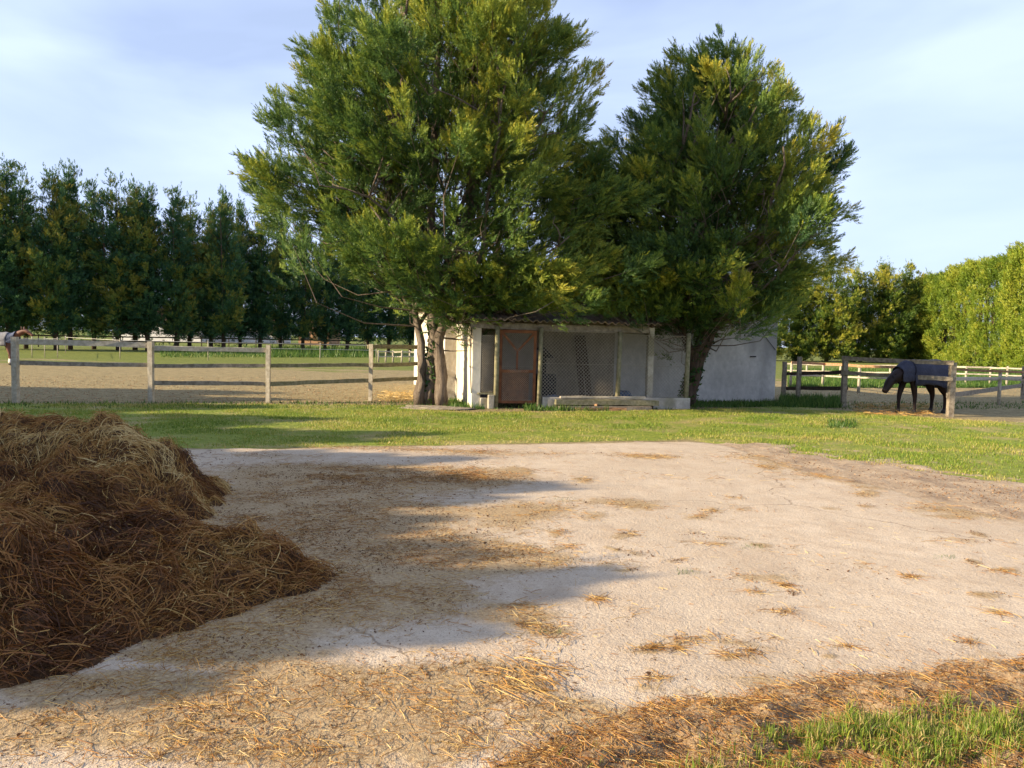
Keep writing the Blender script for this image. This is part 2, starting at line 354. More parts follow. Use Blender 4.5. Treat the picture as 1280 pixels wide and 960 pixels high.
PATCH = [(560, 597, 110, 10, .8), (420, 603, 90, 14, .8), (330, 625, 60, 22, .8), (450, 660, 130, 22, .8), (560, 702, 120, 16, 1.1), (470, 725, 110, 25, .9), (665, 640, 50, 10, .9), (640, 655, 30, 12, .6),
         (650, 772, 50, 10, 1.2), (690, 793, 30, 9, 1.0), (610, 850, 80, 22, 1.2), (420, 870, 150, 40, .9), (330, 935, 180, 40, 1.0), (560, 920, 60, 20, .3), (250, 890, 120, 35, .7), (510, 890, 90, 35, 1.0), (300, 790, 160, 30, .5),
         (760, 631, 40, 5, .8), (800, 637, 30, 4, .8), (740, 650, 18, 5, .7), (945, 687, 14, 4, .7), (960, 725, 50, 7, .7), (935, 803, 45, 5, .9), (1235, 746, 22, 4, .9), (810, 573, 38, 3, .9), (930, 640, 24, 3, .5),
         (1075, 713, 26, 8, .5), (1200, 680, 50, 4, .5), (860, 805, 24, 5, .7), (690, 700, 40, 10, .4), (770, 710, 24, 6, .4), (780, 770, 26, 8, .4), (980, 690, 60, 8, .2), (600, 570, 90, 4, .4), (860, 600, 60, 5, .25), (1080, 600, 90, 7, .8), (1200, 640, 70, 9, .7),
         (960, 575, 60, 5, .6), (560, 565, 200, 3, .5), (340, 572, 70, 5, .5), (700, 900, 40, 20, .5), (820, 855, 14, 4, .7), (430, 760, 90, 20, .6), (1100, 855, 120, 8, .6), (740, 895, 60, 12, .8),
         (90, 860, 90, 12, .9), (250, 800, 70, 12, .9), (380, 760, 50, 12, 1.0), (440, 725, 40, 14, 1.1), (300, 650, 30, 14, 1.0), (60, 940, 120, 30, .7), (180, 900, 90, 25, .8), (380, 590, 120, 8, .7), (500, 640, 90, 10, .7), (330, 700, 60, 20, 1.0), (520, 745, 80, 12, .7), (640, 690, 50, 7, .7), (120, 862, 60, 9, 1.8), (215, 825, 50, 9, 1.8), (300, 792, 45, 9, 1.8), (370, 768, 40, 9, 1.6), (440, 745, 35, 9, 1.5), (300, 660, 25, 12, 1.4), (400, 640, 150, 40, .75), (430, 598, 150, 14, .7), (520, 690, 110, 22, .7), (60, 900, 110, 22, .8), (480, 760, 90, 22, .8), (330, 820, 110, 22, .7), (570, 600, 55, 12, .9), (350, 672, 70, 18, .9), (620, 705, 50, 10, .9)]
_r = random.Random(12)
for _ in range(46): PATCH.append((_r.uniform(640, 1270), _r.uniform(580, 830), _r.uniform(6, 22), _r.uniform(1.5, 4.5), _r.uniform(.5, 1.1)))
def to_px(P):
    """ground points to photo pixels (used only to look up how dirty the slab is)"""
    q = np.stack([P[:, 0], P[:, 1], np.full(len(P), -H)], -1) @ RMn
    return 640-F*q[:, 0]/q[:, 2], 480+F*q[:, 1]/q[:, 2]
# litter patches kept as ellipses on the ground
EL_ = []
for (u, v, ru, rv, a) in PATCH:
    c = G(u, v); e = abs(G(u+ru, v)[0]-c[0]); n_ = abs(G(u, v-rv)[1]-G(u, v+rv)[1])/2; sk = 0.0
    EL_.append((c[0], c[1], e, n_, a))
def litter(P):
    s = np.zeros(len(P))
    wob = 0.35*(fbm(P[:, 0]*1.3, P[:, 1]*1.3, 3)-0.5)
    for (x, y, a, b_, k) in EL_:
        s += k*np.exp(-(((P[:, 0]-x+wob)/a)**2+((P[:, 1]-y+wob)/b_)**2)*0.9)
    return s
xs = np.arange(-11, 12, 0.06); ys = np.concatenate([np.arange(-1.0, 7, 0.05), np.arange(7, 13.5, 0.09)])
X, Y = np.meshgrid(xs, ys); P = np.stack([X.ravel(), Y.ravel()], -1)
d = sdist(P, SLAB).reshape(X.shape)+0.30*(fbm(X*1.6, Y*1.6, 5)-0.5)
Zs = np.clip(d/0.10, -1, 1); Zs = np.where(Zs > 0, 0.022*np.sqrt(np.clip(Zs, 0, 1)), 0.06*Zs)+0.008*(fbm(X*.7, Y*.7, 3)-.5)*(d > .15)
lit_attr = litter(P).reshape(X.shape)+np.clip(0.5-d*1.2, 0, 0.5)
o = link_mesh('concrete_slab', grid_mesh('concrete_slab', X, Y, Zs, {'litter': lit_attr}), slab_material()); tag(o, kind='structure')
xs = np.arange(-22, 24, 0.12); ys = np.arange(4.5, 21, 0.08)
X, Y = np.meshgrid(xs, ys); P = np.stack([X.ravel(), Y.ravel()], -1)
dl = sdist(P, LAWN).reshape(X.shape)+0.5*(fbm(X*1.5, Y*1.5, 5)-0.5)
Zl = np.where(dl > 0, 0.012+0.02*(fbm(X*1.2, Y*1.2, 4)-.4).clip(0), -0.03-0.02*np.clip(-dl, 0, 1)); Zl = np.where(dl > 0, Zl*np.clip(dl/.12, 0, 1), np.maximum(dl/.12, -1)*.04)
o = link_mesh('lawn', grid_mesh('lawn', X, Y, Zl), lawn_material()); tag(o, kind='structure')
# mud verge by the camera and the muddy margin between slab and lawn
xs = np.arange(-1.5, 4.5, 0.018); ys = np.arange(1.2, 4.6, 0.018)
X, Y = np.meshgrid(xs, ys); P = np.stack([X.ravel(), Y.ravel()], -1)
dm = sdist(P, MUD).reshape(X.shape)+0.22*(fbm(X*4, Y*4, 5)-0.5)
rough = (fbm(X*9, Y*9, 6)-0.35).clip(0)*0.15+(fbm(X*2.2, Y*2.2, 3)-.4)*0.08
Zm = np.where(dm > 0, 0.02+rough*np.clip(dm/.25, 0, 1)+0.012*np.clip(dm/.1, 0, 1), np.maximum(dm/.1, -1)*0.05+0.02)
ZMUD = (xs, ys, Zm, dm)
o = link_mesh('mud_verge', grid_mesh('mud_verge', X, Y, Zm), mud_material()); tag(o, kind='structure')
MARG = gp((960, 562), (1040, 573), (1140, 590), (1290, 622), (1500, 665), (1500, 700), (1280, 646), (1110, 606), (1020, 590), (980, 576))
xs = np.arange(2, 14, 0.05); ys = np.arange(5.0, 12.5, 0.05)
X, Y = np.meshgrid(xs, ys); P = np.stack([X.ravel(), Y.ravel()], -1)
dg_ = sdist(P, MARG).reshape(X.shape)+1.7*(fbm(X*2.2, Y*2.2, 5)-0.52)
Zg = .021+np.clip(dg_/.9, -1.6, 1)*.014+.040*(fbm(X*4.5, Y*4.5, 5)-.5)+.02*(fbm(X*14, Y*14, 3)-.5)*(dg_ > -.3)
o = link_mesh('mud_margin', grid_mesh('mud_margin', X, Y, Zg), M_margin); tag(o, kind='structure')

def inrect(u0, u1, v0, v1, n, rs):
    return G(rs.uniform(u0, u1, n), rs.uniform(v0, v1, n))
# ------------------------------------------------------------------ blades, stalks
def blades(P, z, h, wd, rs, lean=0.5, seg=1):
    """grass blades: P (n,2) positions. returns quads/tris (n*seg*?)"""
    n = len(P); th = rs.uniform(0, 2*np.pi, n); ph = rs.uniform(0, 2*np.pi, n); l = np.abs(rs.normal(0, lean, n))
    base = np.concatenate([P, z[:, None]], 1); sd_ = np.stack([np.cos(th), np.sin(th), 0*th], -1)*wd[:, None]
    ld = np.stack([np.cos(ph)*l, np.sin(ph)*l, np.ones(n)], -1)
    ld /= np.linalg.norm(ld, axis=1)[:, None]
    if seg == 1:
        return np.stack([base-sd_, base+sd_, base+ld*h[:, None]], 1)
    out = np.stack([np.cos(ph), np.sin(ph), 0*ph], -1)*(l*h*0.7)[:, None]
    m = base+ld*h[:, None]*0.55; tip = base+ld*h[:, None]*0.95+out*0.7-np.array([0, 0, 1])*(l*h*0.25)[:, None]
    a = np.stack([base-sd_, base+sd_, m+sd_*.75], 1); b = np.stack([base-sd_, m+sd_*.75, m-sd_*.75], 1); c = np.stack([m-sd_*.75, m+sd_*.75, tip], 1)
    return np.concatenate([a, b, c], 0)
def stalks(P0, D, Ln, wd, curve, rs):
    """curved straw ribbons: P0 (n,3), D unit (n,3). three quads each, bent by curve (n,3)"""
    n = len(P0); up = rs.normal(0, 1, (n, 3)); sd_ = np.cross(D, up); sd_ /= np.linalg.norm(sd_, axis=1)[:, None]+1e-9; sd_ *= wd[:, None]
    pts = [P0+D*(Ln*t)[:, None]+curve*((t-0.5)**2-0.25)[..., None]*Ln[:, None] if False else P0+D*(Ln*t)[:, None]+curve*(Ln*(4*t*(1-t)))[:, None] for t in (0, 0.33, 0.67, 1.0)]
    q = [np.stack([pts[i]-sd_, pts[i]+sd_, pts[i+1]+sd_, pts[i+1]-sd_], 1) for i in range(3)]
    return np.concatenate(q, 0)
rs = np.random.RandomState(11)
# lawn blades
n = 420000
U = rs.uniform(-60, 1400, n); Yd = rs.uniform(7.5, 19.2, n)**1.0; Xd = (U-640)/960*Yd
P = np.stack([Xd, Yd], -1); P = P[rs.rand(n) < np.clip(Yd/19.0, .55, 1)]
dd = sdist(P, LAWN)+0.5*(fbm(P[:, 0]*1.5, P[:, 1]*1.5, 5)-0.5)
den = fbm(P[:, 0]*1.8+40, P[:, 1]*1.8, 4)
keep = (dd > 0.0) & (rs.rand(len(P)) < np.clip(0.35+dd*1.5, 0.1, 1)) & (rs.rand(len(P)) < np.clip((den-0.36)*6, 0.12, 1))
P = P[keep]; den = den[keep]; dd = dd[keep]; n = len(P)
h = rs.uniform(0.02, 0.05, n)*(0.6+den*0.9); tint = np.clip(0.60+0.8*(fbm(P[:, 0]*.9, P[:, 1]*.9+30, 4)-.5)+rs.normal(0, .17, n)+0.3*np.exp(-dd.clip(0)*2), 0, 1)
me = tri_mesh('grass', blades(P, np.full(n, .008), h, rs.uniform(.004, .009, n), rs, .7), tint)
o = link_mesh('grass', me, M_grass); tag(o, 'short green lawn grass between the pale slab and the fences', 'grass', kind='stuff')
# rough weeds and taller tufts: fence line, house foot, bank far left
P = []; hh = []
def tuft(u0, u1, v0, v1, n, hmin, hmax):
    p = inrect(u0, u1, v0, v1, n, rs); P.append(p); hh.append(rs.uniform(hmin, hmax, n)*(0.4+1.2*fbm(p[:, 0]*2.5, p[:, 1]*2.5, 3)))
tuft(865, 985, 503, 509, 2600, .04, .16); tuft(975, 1052, 498, 510, 3600, .06, .24); tuft(335, 470, 436, 447, 6000, .2, .7)
tuft(560, 605, 500, 512, 900, .05, .18); tuft(655, 760, 509, 514, 1400, .04, .16); tuft(1035, 1070, 528, 536, 500, .05, .14)
tuft(0, 1280, 503, 512, 5000, .03, .10); tuft(200, 340, 433, 447, 3000, .1, .3)
for (u_, v_) in [(688, 796), (940, 687), (705, 628), (600, 603), (1180, 700), (860, 720)]: tuft(u_-14, u_+14, v_-3, v_+3, 60, .01, .035); tuft(985, 1280, 462, 485, 9000, .08, .25)
P = np.concatenate(P); hh = np.concatenate(hh); n = len(P)
dist = P[:, 1]; V = blades(P, np.where(dist < 9, .02, 0), hh, np.where(dist < 9, .002, 0.005+dist*0.00035), rs, .6)
me = tri_mesh('weeds', V, np.clip(rs.normal(.5, .25, n), 0, 1)); o = link_mesh('weeds', me, M_weed)
tag(o, 'rough weeds and taller tufts along fence lines and the shed wall', 'weeds', kind='stuff')
# corner grass by the camera
xs_, ys_, Zm_, dm_ = ZMUD
def mudz(P):
    i = np.clip(np.round((P[:, 1]-ys_[0])/0.018).astype(int), 0, len(ys_)-1); j = np.clip(np.round((P[:, 0]-xs_[0])/0.018).astype(int), 0, len(xs_)-1)
    return Zm_[i, j], dm_[i, j]
P = []
for (u, v, ru, rv, k) in [(1010, 955, 45, 20, 1600), (1120, 940, 60, 22, 2500), (1070, 925, 30, 10, 300), (1230, 940, 60, 20, 2300), (1180, 968, 120, 18, 1500), (1062, 890, 8, 10, 50), (1185, 905, 10, 12, 120), (1290, 915, 30, 12, 260), (1400, 930, 100, 40, 2000), (1000, 1000, 200, 40, 1800)]:
    P.append(G(u+rs.normal(0, ru*.6, k), v+rs.normal(0, rv*.55, k)))
P = np.concatenate(P); n0 = len(P); cl = fbm(P[:, 0]*9, P[:, 1]*9, 3); P = P[cl > .40]; n = len(P); z, _ = mudz(P)
h = rs.uniform(.025, .085, n); V = blades(P, z-.005, h, rs.uniform(.0012, .0026, n), rs, .45, 2)
tt = np.clip(rs.normal(.5, .16, n), 0, 1); tt = np.where(rs.rand(n) < .2, 1, tt)
me = tri_mesh('tall_grass', V, np.tile(tt, 3)); o = link_mesh('tall_grass', me, M_grass)
tag(o, 'bright tufts of longer grass growing in the mud at the near right corner', 'grass', kind='stuff')

# straw and crumbs lying on slab and mud
def lay_straw(name, P, Z, Ln, tint, rs, label, lift=.009, wd=(.0006, .0015), yaw=None):
    n = len(P); th = rs.uniform(0, 2*np.pi, n) if yaw is None else yaw+rs.normal(0, .5, n)
    D = np.stack([np.cos(th), np.sin(th), rs.normal(0, .10, n)], -1); D /= np.linalg.norm(D, axis=1)[:, None]
    cur = np.stack([rs.normal(0, .06, n), rs.normal(0, .06, n), np.abs(rs.normal(0, .035, n))], -1)
    V = stalks(np.concatenate([P, (Z+rs.uniform(.002, lift, n))[:, None]], 1), D, Ln, rs.uniform(wd[0], wd[1], n), cur, rs)
    me = tri_mesh(name, V, np.tile(tint, 3), 4); o = link_mesh(name, me, M_straw); return tag(o, label, 'straw', kind='stuff')
Ps = []; Ts = []; Ls = []
for i, (x, y, a, b_, k) in enumerate(EL_):
    u, v = PATCH[i][:2]; area = a*b_; n = int(min(7000, max(70, 3900*area*k))*(1 if v > 700 else .85))
    p = np.stack([x+rs.normal(0, a*.62, n), y+rs.normal(0, b_*.62, n)], -1)
    q = fbm(p[:, 0]*3.2, p[:, 1]*3.2, 4); p = p[q > .44]; Ps.append(p)
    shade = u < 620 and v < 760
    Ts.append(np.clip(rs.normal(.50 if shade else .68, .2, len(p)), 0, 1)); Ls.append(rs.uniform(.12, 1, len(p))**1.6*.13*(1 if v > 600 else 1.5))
p = inrect(-50, 1400, 556, 1000, 2600, rs); Ps.append(p); Ts.append(np.clip(rs.normal(.75, .2, len(p)), 0, 1)); Ls.append(rs.uniform(.02, .08, len(p)))
p = inrect(150, 720, 570, 960, 9000, rs); p = p[fbm(p[:, 0]*2, p[:, 1]*2, 4) > .47]; Ps.append(p); Ts.append(np.clip(rs.normal(.68, .2, len(p)), 0, 1)); Ls.append(rs.uniform(.02, .09, len(p)))
P = np.concatenate(Ps); T = np.concatenate(Ts); Ln = np.concatenate(Ls); k = sdist(P, SLAB) > .02; P, T, Ln = P[k], T[k], Ln[k]
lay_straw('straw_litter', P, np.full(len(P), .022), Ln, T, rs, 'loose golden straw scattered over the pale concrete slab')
# longer stalks, the yellow wisp at centre bottom
n = 110; P = G(rs.normal(645, 24, n), rs.normal(852, 13, n)); lay_straw('straw_wisp', P, np.full(n, .03), rs.uniform(.05, .19, n), rs.uniform(.6, .95, n), rs, 'bright yellow wisp of long straw stalks on the slab at bottom centre', .022, (.001, .0022), yaw=-.75)
# straw in the mud verge
P = inrect(560, 1500, 828, 1010, 21000, rs); z, dmm = mudz(P); k = (dmm > -.02); P = P[k]; z = z[k]; n = len(P)
g_ = fbm(P[:, 0]*4, P[:, 1]*4, 3)
lay_straw('straw_in_mud', P, np.maximum(z, .02), rs.uniform(.1, 1, n)**1.5*.09, np.clip(rs.normal(.56, .2, n), 0, 1), rs, 'broken straw trodden into the mud verge in the foreground', .02)
def crumbs(name, P, Z, size, tint, label):
    n = len(P); c = np.concatenate([P, (Z+size*.2)[:, None]], 1); a = rs.normal(0, 1, (n, 4, 3)); a /= np.linalg.norm(a, axis=2)[..., None]; a[..., 2] *= .6
    v = c[:, None]+a*size[:, None, None]
    f = np.concatenate([v[:, [0, 1, 2]], v[:, [0, 1, 3]], v[:, [0, 2, 3]], v[:, [1, 2, 3]]], 0)
    o = link_mesh(name, tri_mesh(name, f, np.tile(tint, 4)), M_crumb); return tag(o, label, 'dirt crumbs', kind='stuff')
Ps = []; Ss = []
for i, (x, y, a, b_, k) in enumerate(EL_):
    n = int(min(12000, max(60, 4200*a*b_*k))); p = np.stack([x+rs.normal(0, a*.6, n), y+rs.normal(0, b_*.6, n)], -1)
    p = p[fbm(p[:, 0]*2.7+9, p[:, 1]*2.7, 4) > .46]; Ps.append(p); Ss.append(rs.uniform(.0015, .006, len(p))+rs.exponential(.0025, len(p)))
p = inrect(-50, 1400, 556, 1000, 5000, rs); Ps.append(p); Ss.append(rs.uniform(.002, .008, len(p)))
p = inrect(260, 620, 575, 700, 1500, rs); Ps.append(p); Ss.append(rs.uniform(.004, .018, len(p)))
P = np.concatenate(Ps); S = np.concatenate(Ss); k = sdist(P, SLAB) > .02; P, S = P[k], S[k]
crumbs('dirt_crumbs', P, np.full(len(P), .024), S, np.clip(rs.normal(.4, .25, len(P)), 0, 1), 'brown crumbs of dry manure and soil strewn over the slab')
P = inrect(560, 1500, 828, 1010, 9000, rs); z, dmm = mudz(P); k = dmm > 0; P = P[k]; z = z[k]
crumbs('mud_clods', P, z, rs.uniform(.003, .014, len(P)), np.clip(rs.normal(.5, .25, len(P)), 0, 1), 'small clods of mud on the foreground verge')
P = inrect(900, 1400, 552, 680, 9000, rs); dd = sdist(P, MARG)+0.9*(fbm(P[:, 0]*1.7, P[:, 1]*1.7, 5)-0.5); k = dd > -.15; P = P[k]
crumbs('margin_clods', P, np.full(len(P), .03), rs.uniform(.004, .018, len(P)), np.clip(rs.normal(.55, .25, len(P)), 0, 1), 'clods of soil along the muddy margin between slab and lawn')
# soil and straw texture in the paddock dirt behind the fences
P = inrect(-40, 1320, 470, 506, 16000, rs); P = P[(P[:, 0] < -1.5) | (P[:, 0] > 8)]
crumbs('paddock_clods', P, np.zeros(len(P)), rs.uniform(.01, .03, len(P)), np.clip(rs.normal(.85, .12, len(P)), 0, 1), 'loose clods of dry soil in the paddocks behind the fences')

# ------------------------------------------------------------------ manure heap
BUMPS = [(-4.15, 7.2, 1.0, .85, .55), (-3.5, 7.0, .55, .6, .26), (-3.25, 6.4, .5, .55, .42), (-5.6, 7.0, 1.3, 1.2, .50), (-4.2, 5.7, .85, .65, .42), (-5.4, 5.4, 1.1, .9, .50),
         (-2.6, 4.85, .62, .42, .36), (-1.95, 4.75, .50, .34, .26), (-3.2, 4.6, .6, .5, .30), (-2.5, 4.15, .62, .42, .28), (-2.65, 3.62, .55, .38, .28), (-3.6, 3.9, .9, .6, .42), (-1.55, 4.85, .35, .25, .11), (-1.9, 4.3, .3, .25, .12)]
def heap(X, Y):
    wx = X+.45*(fbm(X*1.5, Y*1.5, 3)-.5)+.24*(fbm(X*6, Y*6, 3)-.5); wy = Y+.45*(fbm(X*1.5+50, Y*1.5, 3)-.5)+.24*(fbm(X*6+50, Y*6, 3)-.5); z = np.zeros_like(X)
    for (x, y, a, b_, h_) in BUMPS:
        z = z+h_*np.exp(-(((wx-x)/a)**2+((wy-y)/b_)**2)**1.5)
    z = z*.84
    n1 = fbm(X*2.6, Y*2.6, 4)-.5; rd = 1-np.abs(fbm(X*4.5+7, Y*4.5, 3)-.5)*4
    e = np.clip(z/.18, 0, 1)
    n3 = fbm(X*7+3, Y*7, 3)-.5; return z+e*(.30*n1+.07*rd+.13*n3)-0.035*(1-np.clip(z/.05, 0, 1))
xs = np.arange(-8, .2, .03); ys = np.arange(2.6, 9.6, .03); X, Y = np.meshgrid(xs, ys); Zh = heap(X, Y)+.006
hc = G(140, 800); heap_e = empty('manure_heap', (-3.2, 5.6, 0))
tag(heap_e, 'large heap of brown straw manure piled on the left of the slab', 'manure heap')
link_mesh('mound', grid_mesh('mound', X+3.2, Y-5.6, Zh), heap_material(), heap_e)
n = 260000
P = np.stack([rs.uniform(-6.5, -.7, n), rs.uniform(3.0, 9.2, n)], -1)
P = P[(P[:, 0]/P[:, 1] > -.74)]
z = heap(P[:, 0], P[:, 1]); k = z > .025; P = P[k]; z = z[k]
# thinner with distance
k = rs.rand(len(P)) < np.clip(1.25-P[:, 1]*.08, .5, 1); P = P[k]; z = z[k]; n = len(P); e = .03
gx = (heap(P[:, 0]+e, P[:, 1])-heap(P[:, 0]-e, P[:, 1]))/(2*e); gy = (heap(P[:, 0], P[:, 1]+e)-heap(P[:, 0], P[:, 1]-e))/(2*e)
nrm = np.stack([-gx, -gy, np.ones(n)], -1); nrm /= np.linalg.norm(nrm, axis=1)[:, None]
down = np.stack([-gx, -gy, -(gx**2+gy**2)], -1)+1e-6; flow = fbm(P[:, 0]*1.1+3, P[:, 1]*1.1, 2)*4*np.pi
fl = np.stack([np.cos(flow), np.sin(flow), 0*flow], -1)
D = down/(np.linalg.norm(down, axis=1)[:, None]+.3)*.55+fl*.65+rs.normal(0, .42, (n, 3)); D -= nrm*np.sum(D*nrm, 1)[:, None]
D /= np.linalg.norm(D, axis=1)[:, None]; D += nrm*rs.normal(.03, .15, n)[:, None]; D /= np.linalg.norm(D, axis=1)[:, None]
clump = fbm(P[:, 0]*2.2+20, P[:, 1]*2.2, 4); back = np.clip((P[:, 1]-5.6)/1.2, 0, 1)
T = np.clip(.34+1.5*(clump-.5)+.28*back+rs.normal(0, .15, n), 0, 1); T = np.where(rs.rand(n) < .05+.08*back, rs.uniform(.6, .95, n), T)
Ln = .03+.20*rs.rand(n)**1.7; cur = nrm*rs.uniform(-.02, .14, n)[:, None]+rs.normal(0, .08, (n, 3))
V = stalks(np.concatenate([P, z[:, None]], 1)+nrm*rs.uniform(-.005, .025, n)[:, None]-D*Ln[:, None]*.5, D, Ln, rs.uniform(.0010, .0028, n), cur, rs)
V = V-np.array([-3.2, 5.6, 0])
o = link_mesh('loose_straw', tri_mesh('loose_straw', V, np.tile(T, 3), 4), M_straw, heap_e); o['kind'] = 'stuff'

P = np.stack([rs.uniform(-6.2, -.9, 26000), rs.uniform(3.0, 8.6, 26000)], -1); z = heap(P[:, 0], P[:, 1]); k = (z > .0) & (fbm(P[:, 0]*2.4+5, P[:, 1]*2.4, 4) > .5); P = P[k]; z = z[k]; sz = rs.uniform(.006, .026, len(P))
c_ = np.concatenate([P, (z+.004)[:, None]], 1)-np.array([-3.2, 5.6, 0]); a_ = rs.normal(0, 1, (len(P), 4, 3)); a_ /= np.linalg.norm(a_, axis=2)[..., None]; v_ = c_[:, None]+a_*sz[:, None, None]
f_ = np.concatenate([v_[:, [0, 1, 2]], v_[:, [0, 1, 3]], v_[:, [0, 2, 3]], v_[:, [1, 2, 3]]], 0); o = link_mesh('dung_clods', tri_mesh('dung_clods', f_, np.tile(np.clip(rs.normal(.12, .15, len(P)), 0, 1), 4)), M_crumb, heap_e); o['kind'] = 'stuff'
# ------------------------------------------------------------------ trees
def unit(a): return a/(np.linalg.norm(a, axis=-1)[..., None]+1e-9)
def plumes_to_leaves(B, D, Lp, T, ns, nl, rs, Ls=.32, spread=.9, leafw=.014, rad=.16, leafl=.42, upb=.3):
    """feathery evergreen sprays around plume axes"""
    n = len(B); t = rs.uniform(0, 1, (n, ns))**.85; rnd = rs.normal(0, 1, (n, ns, 3)); Dn = D[:, None, :]
    perp = unit(rnd-Dn*np.sum(rnd*Dn, -1)[..., None])
    ax = B[:, None, :]+Dn*(Lp[:, None]*t)[..., None]+perp*(rad*Lp[:, None]*(1-t)**.7*rs.uniform(0, 1, (n, ns)))[..., None]
    up = np.array([0, 0, upb])
    sdn = unit(Dn*1.0+perp*(spread*(1.05-t))[..., None]+up+rs.normal(0, .16, (n, ns, 3)))
    L_ = Ls*(1.1-.55*t)*rs.uniform(.6, 1.15, (n, ns)); nrm = unit(np.cross(sdn, rs.normal(0, 1, (n, ns, 3)))); side = np.cross(sdn, nrm)
    K = np.arange(nl); s = (K+.5)/nl; sg = np.where(K % 2 == 0, 1., -1.); sg[-1] = 0
    o = ax[:, :, None, :]+sdn[:, :, None, :]*(L_[:, :, None]*s)[..., None]
    ld = unit(sdn[:, :, None, :]*.85+side[:, :, None, :]*(sg*.75)[None, None, :, None]+rs.normal(0, .18, (n, ns, nl, 3)))
    ll = (L_[:, :, None]*leafl*(1.15-.6*s))*rs.uniform(.7, 1.2, (n, ns, nl))
    wv = unit(np.cross(ld, nrm[:, :, None, :]+rs.normal(0, .5, (n, ns, nl, 3))))*(leafw*rs.uniform(.7, 1.3, (n, ns, nl)))[..., None]
    tri = np.stack([o-wv, o+wv, o+ld*ll[..., None]], -2).reshape(-1, 3, 3)
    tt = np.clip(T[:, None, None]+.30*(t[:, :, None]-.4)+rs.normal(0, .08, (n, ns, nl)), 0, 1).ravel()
    return tri, tt
def interp(z, tab):
    return np.interp(z, [a for a, b in tab], [b for a, b in tab])
def crown_plumes(n, tab, cx, rs, Lc=(1.2, 2.3), up0=.4, up1=1.3, inner=.45, tmean=.4, wob=.22, hole=.34, tvar=.6, holes=(), per=17, Lp=(.38, .68), fat=.30, ub=.15, tipy=.14, extra=()):
    """n clumps; tab: (z, radius); cx: (z, centre offset x). Each clump is a pointed spire of plumes. returns plume base, dir, len, tint"""
    z0, z1 = tab[0][0], tab[-1][0]; m0 = n*6; z = rs.uniform(z0, z1, m0); Rz = interp(z, tab); k = rs.rand(m0) < (Rz/max(b for a, b in tab))**1.2; z = z[k]; Rz = Rz[k]
    ph = rs.uniform(0, 2*np.pi, len(z)); r = 1-(1-inner)*rs.rand(len(z))**1.3
    lump = fbm(np.cos(ph)*1.7+8, np.sin(ph)*1.7+z*.45+5, 3)-.5; Rr = Rz*(1+2*wob*lump); x = np.cos(ph)*Rr*r; y = np.sin(ph)*Rr*r
    keep = (fbm(np.cos(ph)*2.6+11, np.sin(ph)*2.6+z*.8+7, 3) > hole) | (r < .6)
    for (hx, hy, hz, hr, pr) in holes: keep &= ~(((x-hx)**2+(y-hy)**2+(z-hz)**2 < hr*hr) & (rs.rand(len(z)) < pr))
    z, ph, x, y, r, lump = [a[keep][:n] for a in (z, ph, x, y, r, lump)]; m = len(z)
    f = (z-z0)/(z1-z0); up = up0+(up1-up0)*f+rs.normal(0, .25, m)
    Dc = unit(np.stack([np.cos(ph)+rs.normal(0, .35, m), np.sin(ph)+rs.normal(0, .35, m), up], -1)); L_ = rs.uniform(Lc[0], Lc[1], m)
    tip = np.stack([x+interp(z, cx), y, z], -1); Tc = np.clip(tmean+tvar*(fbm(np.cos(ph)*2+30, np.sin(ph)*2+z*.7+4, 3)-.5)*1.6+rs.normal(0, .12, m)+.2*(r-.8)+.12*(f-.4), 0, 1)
    if len(extra):
        E = np.array(extra, float); ke = len(E); pe = np.arctan2(E[:, 1], E[:, 0]-E[:, 0].mean()*.3)
        De = unit(np.stack([np.cos(pe)*1.0, np.sin(pe)*.8, rs.normal(.05, .25, ke)], -1)); tip = np.concatenate([tip, E]); Dc = np.concatenate([Dc, De])
        L_ = np.concatenate([L_, rs.uniform(1.0, 1.7, ke)]); Tc = np.concatenate([Tc, rs.uniform(.25, .6, ke)]); m += ke
    base = tip-Dc*L_[:, None]
    s_ = rs.uniform(.12, 1, (m, per))**.8; rn = rs.normal(0, 1, (m, per, 3)); Dn = Dc[:, None, :]; perp = unit(rn-Dn*np.sum(rn*Dn, -1)[..., None])
    B = base[:, None, :]+Dn*(L_[:, None]*s_*.86)[..., None]+perp*(fat*L_[:, None]*(1-s_*.85)*rs.uniform(.1, 1, (m, per)))[..., None]
    D = unit(Dn+perp*((1.15-s_)*.9)[..., None]+np.array([0, 0, ub])+rs.normal(0, .28, (m, per, 3)))
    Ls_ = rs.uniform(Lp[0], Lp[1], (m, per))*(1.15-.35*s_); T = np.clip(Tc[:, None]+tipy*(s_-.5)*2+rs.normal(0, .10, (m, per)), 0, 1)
    crown_plumes.axes = np.concatenate([base, tip], 1)
    return B.reshape(-1, 3), D.reshape(-1, 3), Ls_.ravel(), T.ravel()
def branch_net(limbs, B, rs, rad=.016):
    """thin branches from plume bases to the nearest lower limb point"""
    pts = np.array([p for l in limbs for p in l]); mb = MB()
    for b in B:
        d = np.linalg.norm(pts-b, axis=1)+np.where(pts[:, 2] > b[2]-.15, 2.5, 0); q = pts[np.argmin(d)]
        m = (b+q)/2+rs.normal(0, .10, 3)+np.array([0, 0, -.12]); mb.tube([q, m, b], [rad*1.6, rad, rad*.5], 4, cap=False)
    return mb
def limb(p0, p1, n, rs, bend=.25, jit=.06):
    p0 = np.array(p0, float); p1 = np.array(p1, float); out = []
    for i in range(n+1):
        t = i/n; p = p0+(p1-p0)*t; p[:2] -= (p1-p0)[:2]*bend*np.sin(t*np.pi)*.5*-1; p += rs.normal(0, jit, 3)*(0 if i == 0 else 1); out.append(tuple(p))
    return out

